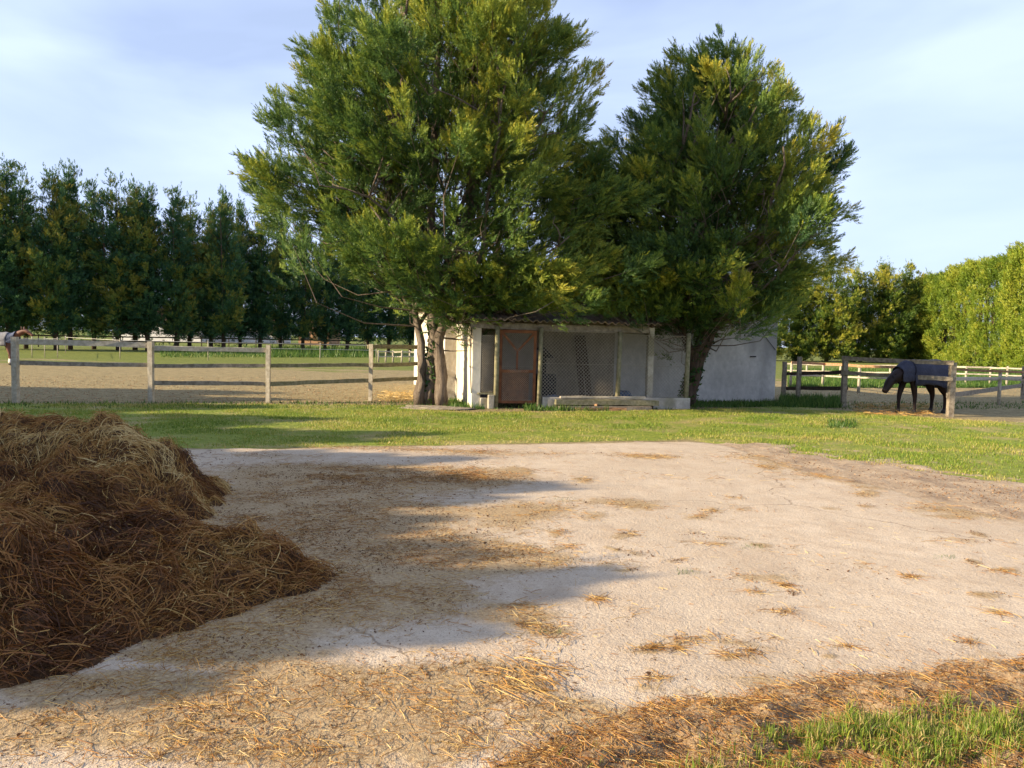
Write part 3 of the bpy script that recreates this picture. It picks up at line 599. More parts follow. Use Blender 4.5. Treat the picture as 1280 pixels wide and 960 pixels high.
def big_tree(loc, stems, limbs_n, tab, cx, nplume, seed, label, mat, ivy=(), bark=None, **kw):
    rs = np.random.RandomState(seed); root = empty('juniper_tree', (loc[0], loc[1], 0)); tag(root, label, 'tree')
    trunk = MB(); allp = []
    rr = random.Random(seed)
    for (pts, rad) in stems:
        pts = [Vector(p) for p in pts]; f = []
        for i in range(len(pts)-1):
            for k in range(3): f.append(pts[i].lerp(pts[i+1], k/3)+Vector(rs.normal(0, .012, 3)))
        f.append(pts[-1]); rr_ = np.interp(np.linspace(0, 1, len(f)), np.linspace(0, 1, len(rad)), rad)
        trunk.tube(f, list(rr_), 12, True, .13, rr); allp.append([tuple(p) for p in f])
    trunk.build('trunk', bark or M_bark, root, True, local=True)
    if ivy:
        for si in ivy:
            st = np.array([p for p in allp[si] if p[2] < 2.1]); k = 900; t_ = rs.uniform(0, len(st)-1.01, k); a_ = t_.astype(int); c_ = st[a_]*(1-(t_-a_))[:, None]+st[a_+1]*(t_-a_)[:, None]
            ph = rs.uniform(0, 6.28, k); rr_ = rs.uniform(.12, .2, k)*(1-.3*c_[:, 2]/2); c_ = c_+np.stack([np.cos(ph)*rr_, np.sin(ph)*rr_, 0*ph], -1); q_ = rs.normal(0, .045, (k, 3, 3)); keep_ = fbm(ph*1.5+4, c_[:, 2]*2.2, 3) > .42
            link_mesh('ivy', tri_mesh('ivy', (c_[:, None]+q_)[keep_], np.clip(rs.normal(.3, .25, keep_.sum()), 0, 1)), M_weed, root)
    # limbs
    lm = MB(); limbs = [[p for p in s if p[2] > 1.3] for s in allp]
    tops = [s[-1] for s in allp]
    zt = tab[-1][0]
    for i in range(limbs_n):
        s = allp[i % len(allp)]; j = rs.randint(int(len(s)*.45), len(s)); p0 = s[j]
        z = p0[2]+rs.uniform(.8, zt*.62); z = min(z, zt-2.2); ph = i*2.399+rs.normal(0, .3); Rz = interp(z, tab)*rs.uniform(.55, .9)
        p1 = (interp(z, cx)+np.cos(ph)*Rz, np.sin(ph)*Rz, z); q = limb(p0, p1, 7, rs, .25, .05)
        d0 = .075*rs.uniform(.5, 1.1); lm.tube(q, list(np.linspace(d0, .015, len(q))), 6, True); limbs.append(q)
        for _ in range(3):
            a = q[rs.randint(2, 7)]; b = [a[0]+rs.normal(0, .8), a[1]+rs.normal(0, .8), min(a[2]+rs.uniform(.3, 1.2), zt-1.5)]; c0 = interp(b[2], cx); rr0 = math.hypot(b[0]-c0, b[1]); lim = interp(b[2], tab)*.8; g0 = min(1, lim/max(rr0, .01)); b = (c0+(b[0]-c0)*g0, b[1]*g0, b[2]); q2 = limb(a, b, 4, rs, .1, .05)
            lm.tube(q2, list(np.linspace(.026, .008, len(q2))), 5, True); limbs.append(q2)
    lm.build('limbs', M_bark, root, True, local=True)
    B, D, Lp, T = crown_plumes(nplume, tab, cx, rs, **kw)
    AXS = crown_plumes.axes; bn = branch_net(limbs, AXS[:, :3], rs, .013)
    for q in AXS: bn.tube([q[:3], q[:3]*.15+q[3:]*.85], [.010, .003], 4, cap=False)
    bn.build('branches', M_bark, root, True, local=True)['kind'] = 'stuff'
    # bare inner twigs
    tw = MB()
    for i in range(420):
        z = rs.uniform(2.0, tab[-1][0]*.6); ph = rs.uniform(0, 6.28); r0 = interp(z, tab)*rs.uniform(.15, .6); p = np.array([interp(z, cx)+np.cos(ph)*r0, np.sin(ph)*r0, z])
        e_ = p+np.array([np.cos(ph)*.5, np.sin(ph)*.5, .35])*rs.uniform(.6, 1.7)+rs.normal(0, .12, 3); tw.tube([p, (p+e_)/2+rs.normal(0, .06, 3), e_], [.009, .006, .002], 3, cap=False)
    tw.build('twigs', M_bark, root, local=True)['kind'] = 'stuff'
    V, tt = plumes_to_leaves(B, D, Lp, T, 14, 11, rs, Ls=.22, leafw=.0080, rad=.17, spread=.70, leafl=.34, upb=.18)
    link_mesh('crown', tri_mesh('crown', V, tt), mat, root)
    return root
g1 = G(540, 506)
_e = np.random.RandomState(91)
EXL = [(_e.uniform(1.2, 4.0), _e.uniform(-1.7, -.5), _e.uniform(2.45, 3.3)) for _ in range(26)]+[(_e.uniform(3.2, 5.0), _e.uniform(-1.5, 1.0), _e.uniform(3.2, 5.2)) for _ in range(22)]
EXR = [(_e.uniform(-2.9, -.9), _e.uniform(-2.4, -1.4), _e.uniform(2.35, 3.2)) for _ in range(20)]+[(_e.uniform(-3.9, -2.4), _e.uniform(-1.5, 1.5), _e.uniform(3.5, 6.6)) for _ in range(34)]
big_tree((g1[0], g1[1]), [([(-.32, -.02, 0), (-.26, 0, .8), (-.30, .05, 1.5), (-.55, .1, 2.6), (-1.3, .1, 4.2), (-2.1, 0, 6)], [.15, .10, .09, .07, .05, .02]),
                         ([(-.05, .1, 0), (-.06, .1, .8), (.0, .05, 1.6), (-.05, 0, 2.8), (-.1, 0, 5), (0, 0, 8), (.05, 0, 11)], [.17, .14, .15, .11, .09, .06, .02]),
                         ([(.22, -.12, 0), (.22, -.1, .7), (.12, -.02, 1.6), (.5, -.1, 2.7), (.9, -.2, 4.5), (1.1, -.1, 7)], [.17, .13, .13, .09, .07, .02]),
                         ([(.1, 0, 1.75), (.6, .1, 2.1), (1.3, .2, 2.5), (2.1, .2, 3.4)], [.09, .07, .05, .02])],
         34, [(2.1, .8), (2.5, 1.8), (2.9, 2.8), (3.6, 3.5), (4.6, 4.15), (5.6, 4.2), (6.8, 3.9), (8, 3.5), (9.5, 2.7), (10.8, 2.0), (12.4, .6)],
         [(2, .3), (2.7, .9), (3.4, .8), (4.2, .3), (5, .0), (7, .2), (9, .4), (12, .3)], 500, 3, 'very large multi-stemmed green juniper standing at the left end of the shed', M_juniper, ivy=(1,),
         extra=EXL, up0=.3, up1=1.4, Lc=(1.2, 2.4), fat=.27, per=27, Lp=(.34, .60), tvar=.5, inner=.42, tmean=.42, wob=.24, hole=.40, holes=[(1.7, -2.2, 4.6, 1.3, .6), (1.5, 2.0, 4.8, 2.0, .7), (.9, -1.8, 3.2, 1.0, .6)])
g2 = G(852, 503); 
big_tree((g2[0]-.05, 20.0), [([(-.1, 0, 0), (.0, 0, .8), (.28, 0, 1.7), (.6, 0, 2.8), (.6, 0, 5), (.55, 0, 8.0)], [.19, .15, .14, .11, .08, .02]),
                         ([(.0, .05, 0), (.15, .05, .9), (.5, .0, 1.9), (1.2, 0, 3.0), (1.9, .1, 4.6)], [.20, .16, .13, .09, .02]),
                         ([(.1, 0, 1.1), (-.3, 0, 2.2), (-.8, .1, 3.4), (-1.2, .1, 5.6)], [.12, .1, .07, .02])],
         30, [(2.3, 1.2), (2.7, 2.5), (3.2, 3.3), (3.8, 3.7), (4.8, 3.6), (5.8, 3.5), (6.8, 3.0), (7.8, 2.4), (8.8, 1.6), (9.6, .6)],
         [(2, .5), (3, .25), (4, .25), (5, .5), (6, .7), (8, .5), (10, .5)], 380, 8, 'broad dark green juniper leaning up through the wire pen before the grey wall', M_juniper, ivy=(0, 1), bark=M_barkd,
         extra=EXR, up0=.25, up1=1.3, Lc=(1.2, 2.4), fat=.27, per=27, Lp=(.34, .60), inner=.42, tmean=.36, wob=.28, hole=.40, tvar=.6, holes=[(-.8, 2.0, 5.5, 1.2, .6)])

# background trees: three kinds with shared meshes
def make_bg(h, rad, seed, mat, nplume, tmean=.35, trunk=2.4, name='cypress_tree', bark=None, up=(.5, 1.6), tvar=.7, fork=True, shape=1.0, two=True, ns=8, per=8):
    rs = np.random.RandomState(seed); root = empty(name); bark = bark or M_barkd; t = MB(); rr = random.Random(seed)
    lean = rs.normal(0, .15); t.tube([(0, 0, -.05), (lean*.3, 0, h*.25), (lean, 0, h*.6), (lean, 0, h*.95)], [.20, .15, .10, .02], 8, True, .1, rr)
    if two: t.tube([(.05, 0, .8), (.5, .1, 2.6), (.9, .1, h*.5), (1.0, 0, h*.85)], [.12, .1, .07, .02], 6, True, .1, rr)
    for i in range(26):
        z = rs.uniform(1.2, h*.8); ph = rs.uniform(0, 6.28); l = rad*rs.uniform(.5, .9); t.tube([(lean*z/h, 0, z), (np.cos(ph)*l*.5, np.sin(ph)*l*.5, z+.2), (np.cos(ph)*l, np.sin(ph)*l, z+.7)], [.04, .025, .008], 4)
    t.build('trunk', bark, root, True, local=True)
    tab = [(trunk*.75, rad*.55*shape), (trunk+.8, rad*.95), (h*.3, rad), (h*.5, rad*.95), (h*.7, rad*.78), (h*.86, rad*.48), (h, rad*.08)]
    B, D, Lp, T = crown_plumes(nplume, tab, [(0, 0), (h, lean)], rs, Lc=(h*.10, h*.17), Lp=(h*.035, h*.06), up0=up[0], up1=up[1], inner=.15, tmean=tmean, wob=.45, hole=.33, tvar=tvar, per=per, fat=.36)
    if fork:
        m = 30; z = h*rs.uniform(.68, 1.0, m); ph = rs.uniform(0, 6.28, m); r0 = (rad*(1.05-z/h)*1.5+.15)*rs.rand(m)
        D2 = unit(np.stack([np.cos(ph)*.35, np.sin(ph)*.35, np.ones(m)*1.5], -1)); L2 = rs.uniform(.9, 1.5, m)*h/14
        B2 = np.stack([np.cos(ph)*r0+lean, np.sin(ph)*r0, z-L2*.5], -1); B = np.concatenate([B, B2]); D = np.concatenate([D, D2]); Lp = np.concatenate([Lp, L2]); T = np.concatenate([T, rs.uniform(.2, .6, m)])
    V, tt = plumes_to_leaves(B, D, Lp, T, ns, 6, rs, Ls=h*.030, leafw=h*.0024, rad=.30, spread=1.0)
    link_mesh('crown', tri_mesh('crown', V, tt), mat, root); return root
def copy_tree(root, used={}):
    k = root.name
    if k not in used: used[k] = 1; return root
    r = root.copy(); C.objects.link(r)
    for ch in list(root.children):
        c = ch.copy(); C.objects.link(c); c.parent = r
    return r
bgs = [make_bg(14.5, 2.5, s, M_dark, 230, .45, up=(.3, 1.5), tvar=.9) for s in (21, 22, 23, 24)]
# left row: (px of the tip, tip row, distance)
row = [(-45, 190, 56), (8, 196, 57), (30, 214, 59.5), (68, 206, 58), (86, 200, 60), (116, 222, 63), (147, 214, 61), (168, 222, 64), (184, 228, 62), (221, 231, 63), (237, 240, 66), (264, 252, 65), (280, 233, 64.5), (301, 247, 68),
       (326, 252, 68), (352, 262, 70), (380, 262, 71), (408, 270, 72), (436, 272, 73), (462, 276, 75), (488, 280, 76), (515, 285, 78)]
desc = {0: 'leftmost cypress of the far row, partly cut by the photo edge', 1: 'tall dark cypress above the chestnut horse in the left row', 2: 'slim cypress just right of the tree above the chestnut horse',
        3: 'tall twin-topped cypress, left one of a close pair in the left row', 4: 'tallest cypress, right one of a close pair in the far left row', 5: 'low leaning cypress between two tall ones in the far left row',
        6: 'pointed cypress above the second post of the near left fence', 7: 'dark cypress right behind the second post of the near left fence', 8: 'short cypress a little right of the second fence post',
        9: 'pointed cypress with a forked tip midway along the left row', 10: 'yellow-tipped cypress midway along the left row', 11: 'low cypress between two pointed ones left of the big juniper', 12: 'pointed cypress standing clear just left of the big juniper crown',
        13: 'cypress whose top touches the left edge of the big juniper crown', 14: 'cypress half hidden by the left edge of the big juniper', 15: 'cypress behind the third post of the near left fence',
        16: 'cypress behind the lower left foliage of the big juniper, nearest its edge', 17: 'cypress behind the juniper above the weedy bank, left one', 18: 'cypress behind the juniper above the weedy bank, right one',
        19: 'cypress behind the fourth post of the near left fence', 20: 'cypress second from the right end of the left row behind the juniper', 21: 'last cypress at the right end of the left row behind the juniper trunks'}
rs = np.random.RandomState(77)
for i, (u, v, dd) in enumerate(row):
    x, z = ZY(u, v, dd); r = copy_tree(bgs[i % 4]); r.location = (x, dd, 0); s = z/14.9; r.scale = (s*rs.uniform(.78, 1.2), s, s); r.rotation_euler = (0, 0, rs.uniform(0, 6.28))
    tag(r, desc[i], 'tree', 'dark cypresses in the far left row')
# trees on the left outside the frame that throw the shade on the heap and slab; low ones added to fill it
shade = [(-11.1, 1.35, 4.9, 1.5), (-11.5, 4.45, 5.0, 1.45), (-12.6, 1.9, 5.0, 1.5), (-12.2, 6.3, 4.8, 1.5), (-11.7, 3.0, 4.6, 1), (-12.2, 5.4, 4.6, 1), (-13.6, 8.6, 5.1, 1.5), (-15.5, 10.6, 5.0, 1.5), (-17.8, 12.6, 5.2, 1.7), (-20, 14.2, 6.0, 1.6), (-22.5, 15.6, 6.6, 1.7)]
SHADE = shade
sg = make_bg(14.5, 4.6, 41, M_dark, 1100, .3, trunk=1.0, name='clipped_cypress', fork=True, two=False, ns=12, per=14)
for i, (x, y, h_, wd_) in enumerate(SHADE):
    r = copy_tree(sg); r.location = (x, y, 0); s = h_/14.9; r.scale = (s*1.2, s*1.2, s); r.rotation_euler = (0, 0, i*1.7)
    tag(r, 'bushy cypress, ' + ['nearest the camera', 'second from the camera', 'set back behind the first two', 'third along the row', 'low one added to fill the shade between the first and second', 'low one added to fill the shade between the second and third', 'fourth along the row', 'fifth along the row', 'third from the far end', 'second from the far end', 'farthest from the camera'][i] + ', in the row left of the heap', 'tree', 'shade trees left of the slab')
# golden-topped group beyond the grey wall
gds = [make_bg(12.5, 3.9, s, M_gold, 420, .46, trunk=.6, up=(.4, 1.1), tvar=1.0, name='golden_cypress', two=False) for s in (51, 52, 53)]
grp = [(955, 330, 86, 'golden cypress partly behind the grey shed corner and juniper'), (1000, 318, 88, 'golden cypress just right of the shed corner'), (1040, 316, 87, 'golden cypress beside the lowest right branches of the juniper'),
       (1074, 328, 90, 'tall golden cypress above the fence post left of the grazing horse'), (1108, 322, 89, 'golden cypress above the head of the rugged horse'), (1138, 326, 91, 'golden cypress above the back of the rugged horse'), (1160, 340, 94, 'darker cypress where the golden group meets the tall hedge')]
for i, (u, v, dd, lb) in enumerate(grp):
    x, z = ZY(u, v, dd); r = copy_tree(gds[i % 3]); r.location = (x, dd, 0); s = z/12.6; r.scale = (s, s, s); r.rotation_euler = (0, 0, i*2.1)
    tag(r, lb, 'tree', 'golden cypresses behind the right paddock')
# tall bright hedge at the right
def hedge():
    rs = np.random.RandomState(61); a = ZY(1152, 352, 94); b = ZY(1290, 303, 72); c_ = ZY(1420, 250, 55)
    path = [(a[0], 94, a[1]), (b[0], 72, b[1]), (c_[0], 55, c_[1])]
    root = empty('hedge', (b[0], 72, 0)); tag(root, 'tall sunlit yellow-green conifer hedge filling the right edge', 'hedge')
    pa = np.array(path); n = 12500; t = rs.uniform(0, 2, n); i = np.minimum(t.astype(int), 1); f = t-i; Q = pa[i]*(1-f)[:, None]+pa[i+1]*f[:, None]
    dr = unit((pa[i+1]-pa[i])*np.array([1, 1, 0])); nr = np.stack([dr[:, 1], -dr[:, 0], 0*dr[:, 0]], -1); nr *= np.where(nr[:, 0] > 0, -1, 1)[:, None]     # facing the paddock
    z = rs.uniform(.05, 1, n)*Q[:, 2]; topf = rs.rand(n) < .3; z = np.where(topf, Q[:, 2]*rs.uniform(.93, 1.0, n), z)
    off = np.where(topf, rs.uniform(-2.5, 2, n), 2.0+2.0*(fbm(t*14, z*.45, 3)-.5)*2-1.5*np.clip(z/Q[:, 2]-.75, 0, 1)*4*.7); off = np.where((rs.rand(n) < .22) & ~topf, -off, off)
    z = z-1.6+2.6*fbm(t*16, z*0+3, 3)*(z/Q[:, 2])-np.where(topf, .16*(off/1.6)**2, 0)
    D = unit(nr*np.where(off > 0, .8, -.8)[:, None]+np.stack([rs.normal(0, .45, n), rs.normal(0, .45, n), rs.normal(.9, .35, n)], -1)); Lp = rs.uniform(.8, 1.5, n)
    tip = np.stack([Q[:, 0], Q[:, 1], z], -1)+nr*off[:, None]; T = np.clip(.48+1.1*(fbm(t*14, z*.7, 4)-.5)+rs.normal(0, .14, n), 0, 1); kk = (fbm(t*16+5, z*.6+9, 3) > .36) | (rs.rand(n) < .6); tip, D, Lp, T = tip[kk], D[kk], Lp[kk], T[kk]
    V, tt = plumes_to_leaves(tip-D*Lp[:, None], D, Lp, T, 14, 5, rs, Ls=.5, leafw=.035, rad=.32, spread=1.1)
    link_mesh('foliage', tri_mesh('foliage', V-np.array([b[0], 72, 0]), tt), M_hedge, root)
    # woody core behind the leaves
    mb = MB()
    for j in range(30):
        t_ = j/29*2; i_ = min(int(t_), 1); q = pa[i_]*(1-(t_-i_))+pa[i_+1]*(t_-i_)
        mb.tube([(q[0], q[1], 0), (q[0]+rs.normal(0, .2), q[1], q[2]*.5), (q[0], q[1], q[2]*.93)], [.25, .2, .04], 6)
    mb.build('trunks', M_barkd, root, True)
hedge()
# low distant bushes between far things
def far_wood():
    rs = np.random.RandomState(5); n = 1700; U = rs.uniform(-150, 1500, n); Dd = rs.uniform(150, 175, n); z = rs.uniform(0, 1, n)*(4.2+3.2*fbm(U*.02, U*0, 3))
    x = (U-640)/960*Dd; D = unit(np.stack([rs.normal(0, .3, n), rs.normal(-.3, .3, n), np.ones(n)], -1)); Lp = rs.uniform(1.5, 2.6, n); T = rs.uniform(0, .7, n)
    V, tt = plumes_to_leaves(np.stack([x, Dd, z-.8], -1), D, Lp, T, 9, 5, rs, Ls=1.1, leafw=.13, rad=.3)
    o = link_mesh('distant_wood', tri_mesh('distant_wood', V, tt), M_dark); tag(o, 'low distant woodland closing the flat horizon', 'woodland', kind='stuff')
far_wood()

# ------------------------------------------------------------------ shed with lean-to
TH = R_(14); EX = Vector((math.cos(TH), math.sin(TH), 0)); EY = Vector((-math.sin(TH), math.cos(TH), 0)); O0 = Vector((-.93, 17.8, 0))
def hp(x, y, z=0): return O0+EX*x+EY*y+Vector((0, 0, z))
RZ = Matrix.Rotation(TH, 3, 'Z')
def hbox(mb, x0, x1, y0, y1, z0, z1, taper=1.0): return mb.box(hp((x0+x1)/2, (y0+y1)/2, (z0+z1)/2), (x1-x0, y1-y0, z1-z0), RZ, taper)
shed = empty('shed', hp(4.5, 2.2)); tag(shed, 'grey rendered shed with low gable and tiled lean-to behind the two junipers', 'shed')
FX0, FX1, FY, DEP, EV, AP = -.3, 9.35, 2.2, 6.5, 2.5, 3.2
def gable(y, thick, mat, name):
    mb = MB(); prof = [(FX0, 0), (FX1, 0), (FX1, EV), ((FX0+FX1)/2, AP), (FX0, EV)]
    V = [hp(x, y, z) for x, z in prof]+[hp(x, y+thick, z) for x, z in prof]; n = 5
    mb.add(V, [tuple(range(n)), tuple(range(2*n-1, n-1, -1))]+[(i, (i+1) % n, (i+1) % n+n, i+n) for i in range(n)]); return mb.build(name, mat, shed)
gable(FY, .25, M_wallg, 'front_wall'); gable(FY+DEP, .25, M_wallg, 'back_wall')
m = MB(); hbox(m, FX0, FX0+.25, FY+.252, FY+DEP-.002, 0, EV-.05); m.build('side_wall', M_wallw, shed)
m = MB(); hbox(m, FX1-.25, FX1, FY+.252, FY+DEP-.002, 0, EV-.05); m.build('side_wall', M_wallg, shed)
def roof_slope(xa, za, xb, zb, y0, y1, name):
    mb = MB(); nx, ny = 10, 60; V = []; L0 = []
    for i in range(nx+1):
        for j in range(ny+1):
            f = i/nx; x = xa+(xb-xa)*f; z = za+(zb-za)*f+.03*math.sin(j/ny*(y1-y0)/.22*2*math.pi)+.012*((f*nx) % 1); V.append(hp(x, y0+(y1-y0)*j/ny, z))
    Fq = [(i*(ny+1)+j, i*(ny+1)+j+1, (i+1)*(ny+1)+j+1, (i+1)*(ny+1)+j) for i in range(nx) for j in range(ny)]
    n = len(V); V2 = [v-Vector((0, 0, .05)) for v in V]; mb.add(V, Fq); mb.add(V2, Fq); return mb.build(name, M_tile, shed, True)
mid = (FX0+FX1)/2
roof_slope(FX0-.2, EV+.0, mid, AP+.08, FY-.02, FY+DEP+.3, 'roof'); roof_slope(FX1+.12, EV+.02, mid, AP+.085, FY-.02, FY+DEP+.3, 'roof')
# lean-to: side wall, roof sheets, beam
m = MB(); y0, y1 = 0, FY-.003; V = [hp(0, y0, 0), hp(0, y1, 0), hp(0, y1, 2.6), hp(0, y0, 1.98), hp(.2, y0, 0), hp(.2, y1, 0), hp(.2, y1, 2.6), hp(.2, y0, 1.98)]
m.add(V, [(0, 1, 2, 3), (4, 7, 6, 5), (0, 3, 7, 4), (1, 5, 6, 2), (3, 2, 6, 7), (0, 4, 5, 1)]); m.build('lean_to_wall', M_wallw, shed)
def tile_roof():
    mb = MB(); x0, x1 = -.12, 4.62; nx, ny = 140, 9; V = []; rr = random.Random(4)
    for j in range(ny+1):
        for i in range(nx+1):
            f = j/ny; x = x0+(x1-x0)*i/nx; y = -.22+(FY+.2)*f; ph = (x-x0)/.17*2*math.pi; z = 2.07+.62*f+.028*math.sin(ph)+.01*math.sin(x*3+j)
            if j == 0: y += .025*math.sin(x*7)+rr.uniform(-.008, .008)
            V.append(hp(x, y, z))
    Fq = [(j*(nx+1)+i, j*(nx+1)+i+1, (j+1)*(nx+1)+i+1, (j+1)*(nx+1)+i) for j in range(ny) for i in range(nx)]; mb.add(V, Fq); mb.add([v-Vector((0, 0, .022)) for v in V], Fq)
    V0 = V[:nx+1]; V1 = [v-Vector((0, 0, .022)) for v in V0]; mb.add(V0+V1, [(i, i+1, nx+2+i, nx+1+i) for i in range(nx)])
    mb.build('lean_to_roof', M_tile, shed, True)
tile_roof()
m = MB(); rr = random.Random(9); m.beam(hp(-.05, .05, 1.94), hp(4.5, .05, 1.93), .12, .16, 12, .004, rr, .02); m.build('eave_beam', M_wood, shed)
m = MB()
for i in range(8): m.beam(hp(.35+i*.58, -.15, 2.01), hp(.35+i*.58, FY-.01, 2.61), .06, .07, 2, .002, rr)
m.build('rafters', M_woodd, shed)
m = MB(); hbox(m, 4.38, 4.53, -.02, .13, 0, 1.99); m.build('pillar', M_block, shed, bevel=.015)
m = MB(); m.tube([hp(-.012, .10, 1.9), hp(-.02, .2, 1.5), hp(-.02, .16, 1.0), hp(-.02, .02, .5), hp(-.015, -.02, .35)], .012, 6); m.build('cable', M_black, shed, True)
m = MB(); m.tube([hp(5.0, FY-.02, 2.15), hp(6.5, FY-.02, 2.16), hp(8.6, FY-.02, 2.24), hp(9.3, FY-.02, 1.5)], .008, 5); m.build('cable', M_black, shed)
m = MB(); hbox(m, 8.5, 8.68, FY-.035, FY-.002, 1.28, 1.31); m.build('wall_iron', M_black, shed)
m = MB(); hbox(m, 2.3, 2.36, FY-.06, FY-.027, .8, 1.9); hbox(m, .5, 2.1, FY-.5, FY-.46, 0, 1.9); m.build('inner_partition', M_gable, shed)

# pen
m = MB(); hbox(m, .203, 4.36, FY-.025, FY-.004, .0, 2.5); m.build('shade_panel', M_shade_lining, shed)  # added sheet before the back wall; its dark tone stands in for shade
pen = empty('wire_pen', hp(3, 0)); tag(pen, 'chain-link animal pen with round posts under the lean-to', 'pen')
def post(mb, x, y, h_, r, lean=0): mb.tube([hp(x, y, -.02), hp(x+lean*.5, y, h_*.5), hp(x+lean, y, h_), hp(x+lean, y, h_+.015)], [r, r*.95, r*.92, r*.5], 10, True, .04, rr)
for (x, y, h_, r, ln) in [(.555, -.10, 1.90, .06, .0), (1.60, -.08, 1.90, .055, .02), (3.59, -.06, 1.86, .06, .02), (5.41, -.05, 1.86, .065, .02)]:
    m = MB(); post(m, x, y, h_, r, ln); m.build('post', M_woodg, pen, True)
m = MB(); hbox(m, 1.68, 5.50, -.12, .08, -.05, .27); m.build('curb_wall', M_block, pen, bevel=.02)
m = MB(); hbox(m, .20, .36, -.05, .1, -.05, .24); hbox(m, .36, .50, -.20, -.02, -.05, .32); m.build('curb_wall', M_block, pen, bevel=.015)
m = MB(); hbox(m, .14, .52, -.10, .14, .325, .36); m.build('sill_board', M_woodg, pen)
def chain(x0, x1, z0, z1, y, name='wire_mesh', step=.085, par=pen, r=.0045):
    mb = MB(); hgt = z1-z0; wd = x1-x0; off = -hgt
    while off < wd:
        for sgn in (1, -1):
            a0 = max(0, -off); a1 = min(hgt, wd-off)
            if a1-a0 > .02:
                pa = (off+a0, a0); pb = (off+a1, a1)
                if sgn < 0: pa = (wd-pa[0], pa[1]); pb = (wd-pb[0], pb[1])
                mid_ = ((pa[0]+pb[0])/2, (pa[1]+pb[1])/2); dy = .012*math.sin(off*3.1)
                mb.tube([hp(x0+pa[0], y, z0+pa[1]), hp(x0+mid_[0], y+dy+.003*sgn, z0+mid_[1]), hp(x0+pb[0], y, z0+pb[1])], r, 3, cap=False)
        off += step
    for z in (z0+.01, (z0+z1)/2, z1-.01): mb.tube([hp(x0, y, z), hp(x1, y, z)], r, 4, cap=False)
    mb.build(name, M_wire, par)
chain(1.66, 3.55, .28, 1.84, -.03); chain(3.64, 5.36, .28, 1.80, -.03); chain(.22, .5, .38, 1.7, .0, step=.05)
door = empty('door', hp(1.07, -.02)); door.parent = pen; door.location = hp(1.07, -.02)-pen.location
m = MB()
for a, b in [((.66, .12), (.66, 1.83)), ((1.49, .12), (1.49, 1.83))]: m.beam(hp(a[0], -.03, a[1]), hp(b[0], -.03, b[1]), .07, .05, 3, .002, rr)
for z in (.15, .87, 1.80): m.beam(hp(.70, -.03, z), hp(1.45, -.03, z), .04, .07, 3, .002, rr)
m.build('door_frame', M_rust, door)
m = MB()
m.beam(hp(1.06, -.035, .91), hp(1.06, -.035, 1.35), .04, .08, 3, .002, rr); m.beam(hp(1.04, -.035, 1.36), hp(.70, -.035, 1.76), .04, .05, 3, .002, rr); m.beam(hp(1.08, -.035, 1.36), hp(1.45, -.035, 1.76), .04, .05, 3, .002, rr)
m.build('brace', M_rust, door)
m = MB()
hgt = 1.66
chain(.70, 1.45, .18, 1.78, -.045, 'door_mesh', .05, pen, .0026)
m = MB(); hbox(m, .74, 1.40, .12, .15, .14, .86); m.build('lower_panel', M_rust, door)
# timbers stacked on the grass in front of the pen
tim = [((1.95, -.28, .17), (4.55, -.30, .16), .13, .12, M_woodg, 'thick mossy beam on top of the timber stack before the pen'), ((2.1, -.16, .28), (4.25, -.20, .275), .09, .05, M_woodl, 'pale flat plank lying uppermost on the timber stack'),
       ((2.0, -.40, .045), (4.3, -.45, .045), .11, .08, M_wood, 'grey square beam on the ground at the front of the timber stack'), ((1.98, -.2, .05), (4.45, -.2, .05), .12, .09, M_woodd, 'dark beam at the bottom rear of the timber stack'),
       ((2.35, -.58, .035), (3.6, -.60, .035), .07, .06, M_red, 'short reddish board in front of the timber stack'), ((2.9, -.42, .115), (3.05, -.20, .105), .06, .04, M_red, 'small reddish spacer block wedged in the timber stack')]
for a, b, wd_, ht_, mt, lb in tim:
    m = MB(); m.beam(hp(*a), hp(*b), wd_, ht_, 8, .005, rr); o = m.build('timber_beam', mt); tag(o, lb, 'beam', 'timbers stacked in front of the pen')
m = MB(); m.beam(hp(.62, .30, .33), hp(1.5, .12, .10), .08, .07, 6, .006, rr); tag(m.build('wood_plank', M_woodl), 'pale plank slumped behind the rusty pen door', 'plank')
# things in the pen
m = MB(); m.tube([hp(2.0, .75, 0), hp(2.0, .75, .05), hp(2.0, .75, .7), hp(2.0, .75, .78), hp(2.0, .75, .76)], [.24, .27, .27, .25, .2], 20); tag(m.build('barrel', M_black, None, True), 'black barrel standing inside the pen right of the rusty door', 'barrel')
m = MB(); m.tube([hp(1.93, .74, .79), hp(1.90, .74, .84), hp(1.90, .74, 1.15), hp(1.96, .74, 1.3), hp(2.0, .74, 1.34)], [.09, .10, .12, .24, .2], 16, True, .12, rr); tag(m.build('feed_bucket', M_black, None, True), 'black rubber bucket heaped on top of the barrel', 'bucket')
for i, (x, c_) in enumerate([(3.17, 'left'), (3.32, 'right')]):
    m = MB(); m.beam(hp(x-.12+i*.05, .9, 0), hp(x+.08, FY-.1, 1.75), .15, .05, 5, .005, rr); tag(m.build('leaning_board', M_woodd), 'dark board leaning on the shed wall in the pen, %s one of two' % c_, 'board', 'boards leaning in the pen')
def blob(name, c, size, seed, mat, label, cat):
    bm = bmesh.new(); bmesh.ops.create_icosphere(bm, subdivisions=4, radius=1); rs = np.random.RandomState(seed)
    for v in bm.verts:
        n_ = fbm(np.array([v.co.x*2.2+seed]), np.array([v.co.y*2.2+v.co.z*1.7]), 4)[0]; v.co *= .7+.6*n_; v.co.z = max(v.co.z, -.55)
        v.co = Vector((v.co.x*size[0], v.co.y*size[1], (v.co.z+.55)*size[2]))
    me = bpy.data.meshes.new(name); bm.to_mesh(me); bm.free(); o = link_mesh(name, me, mat, None, True); o.location = c; tag(o, label, cat); return o
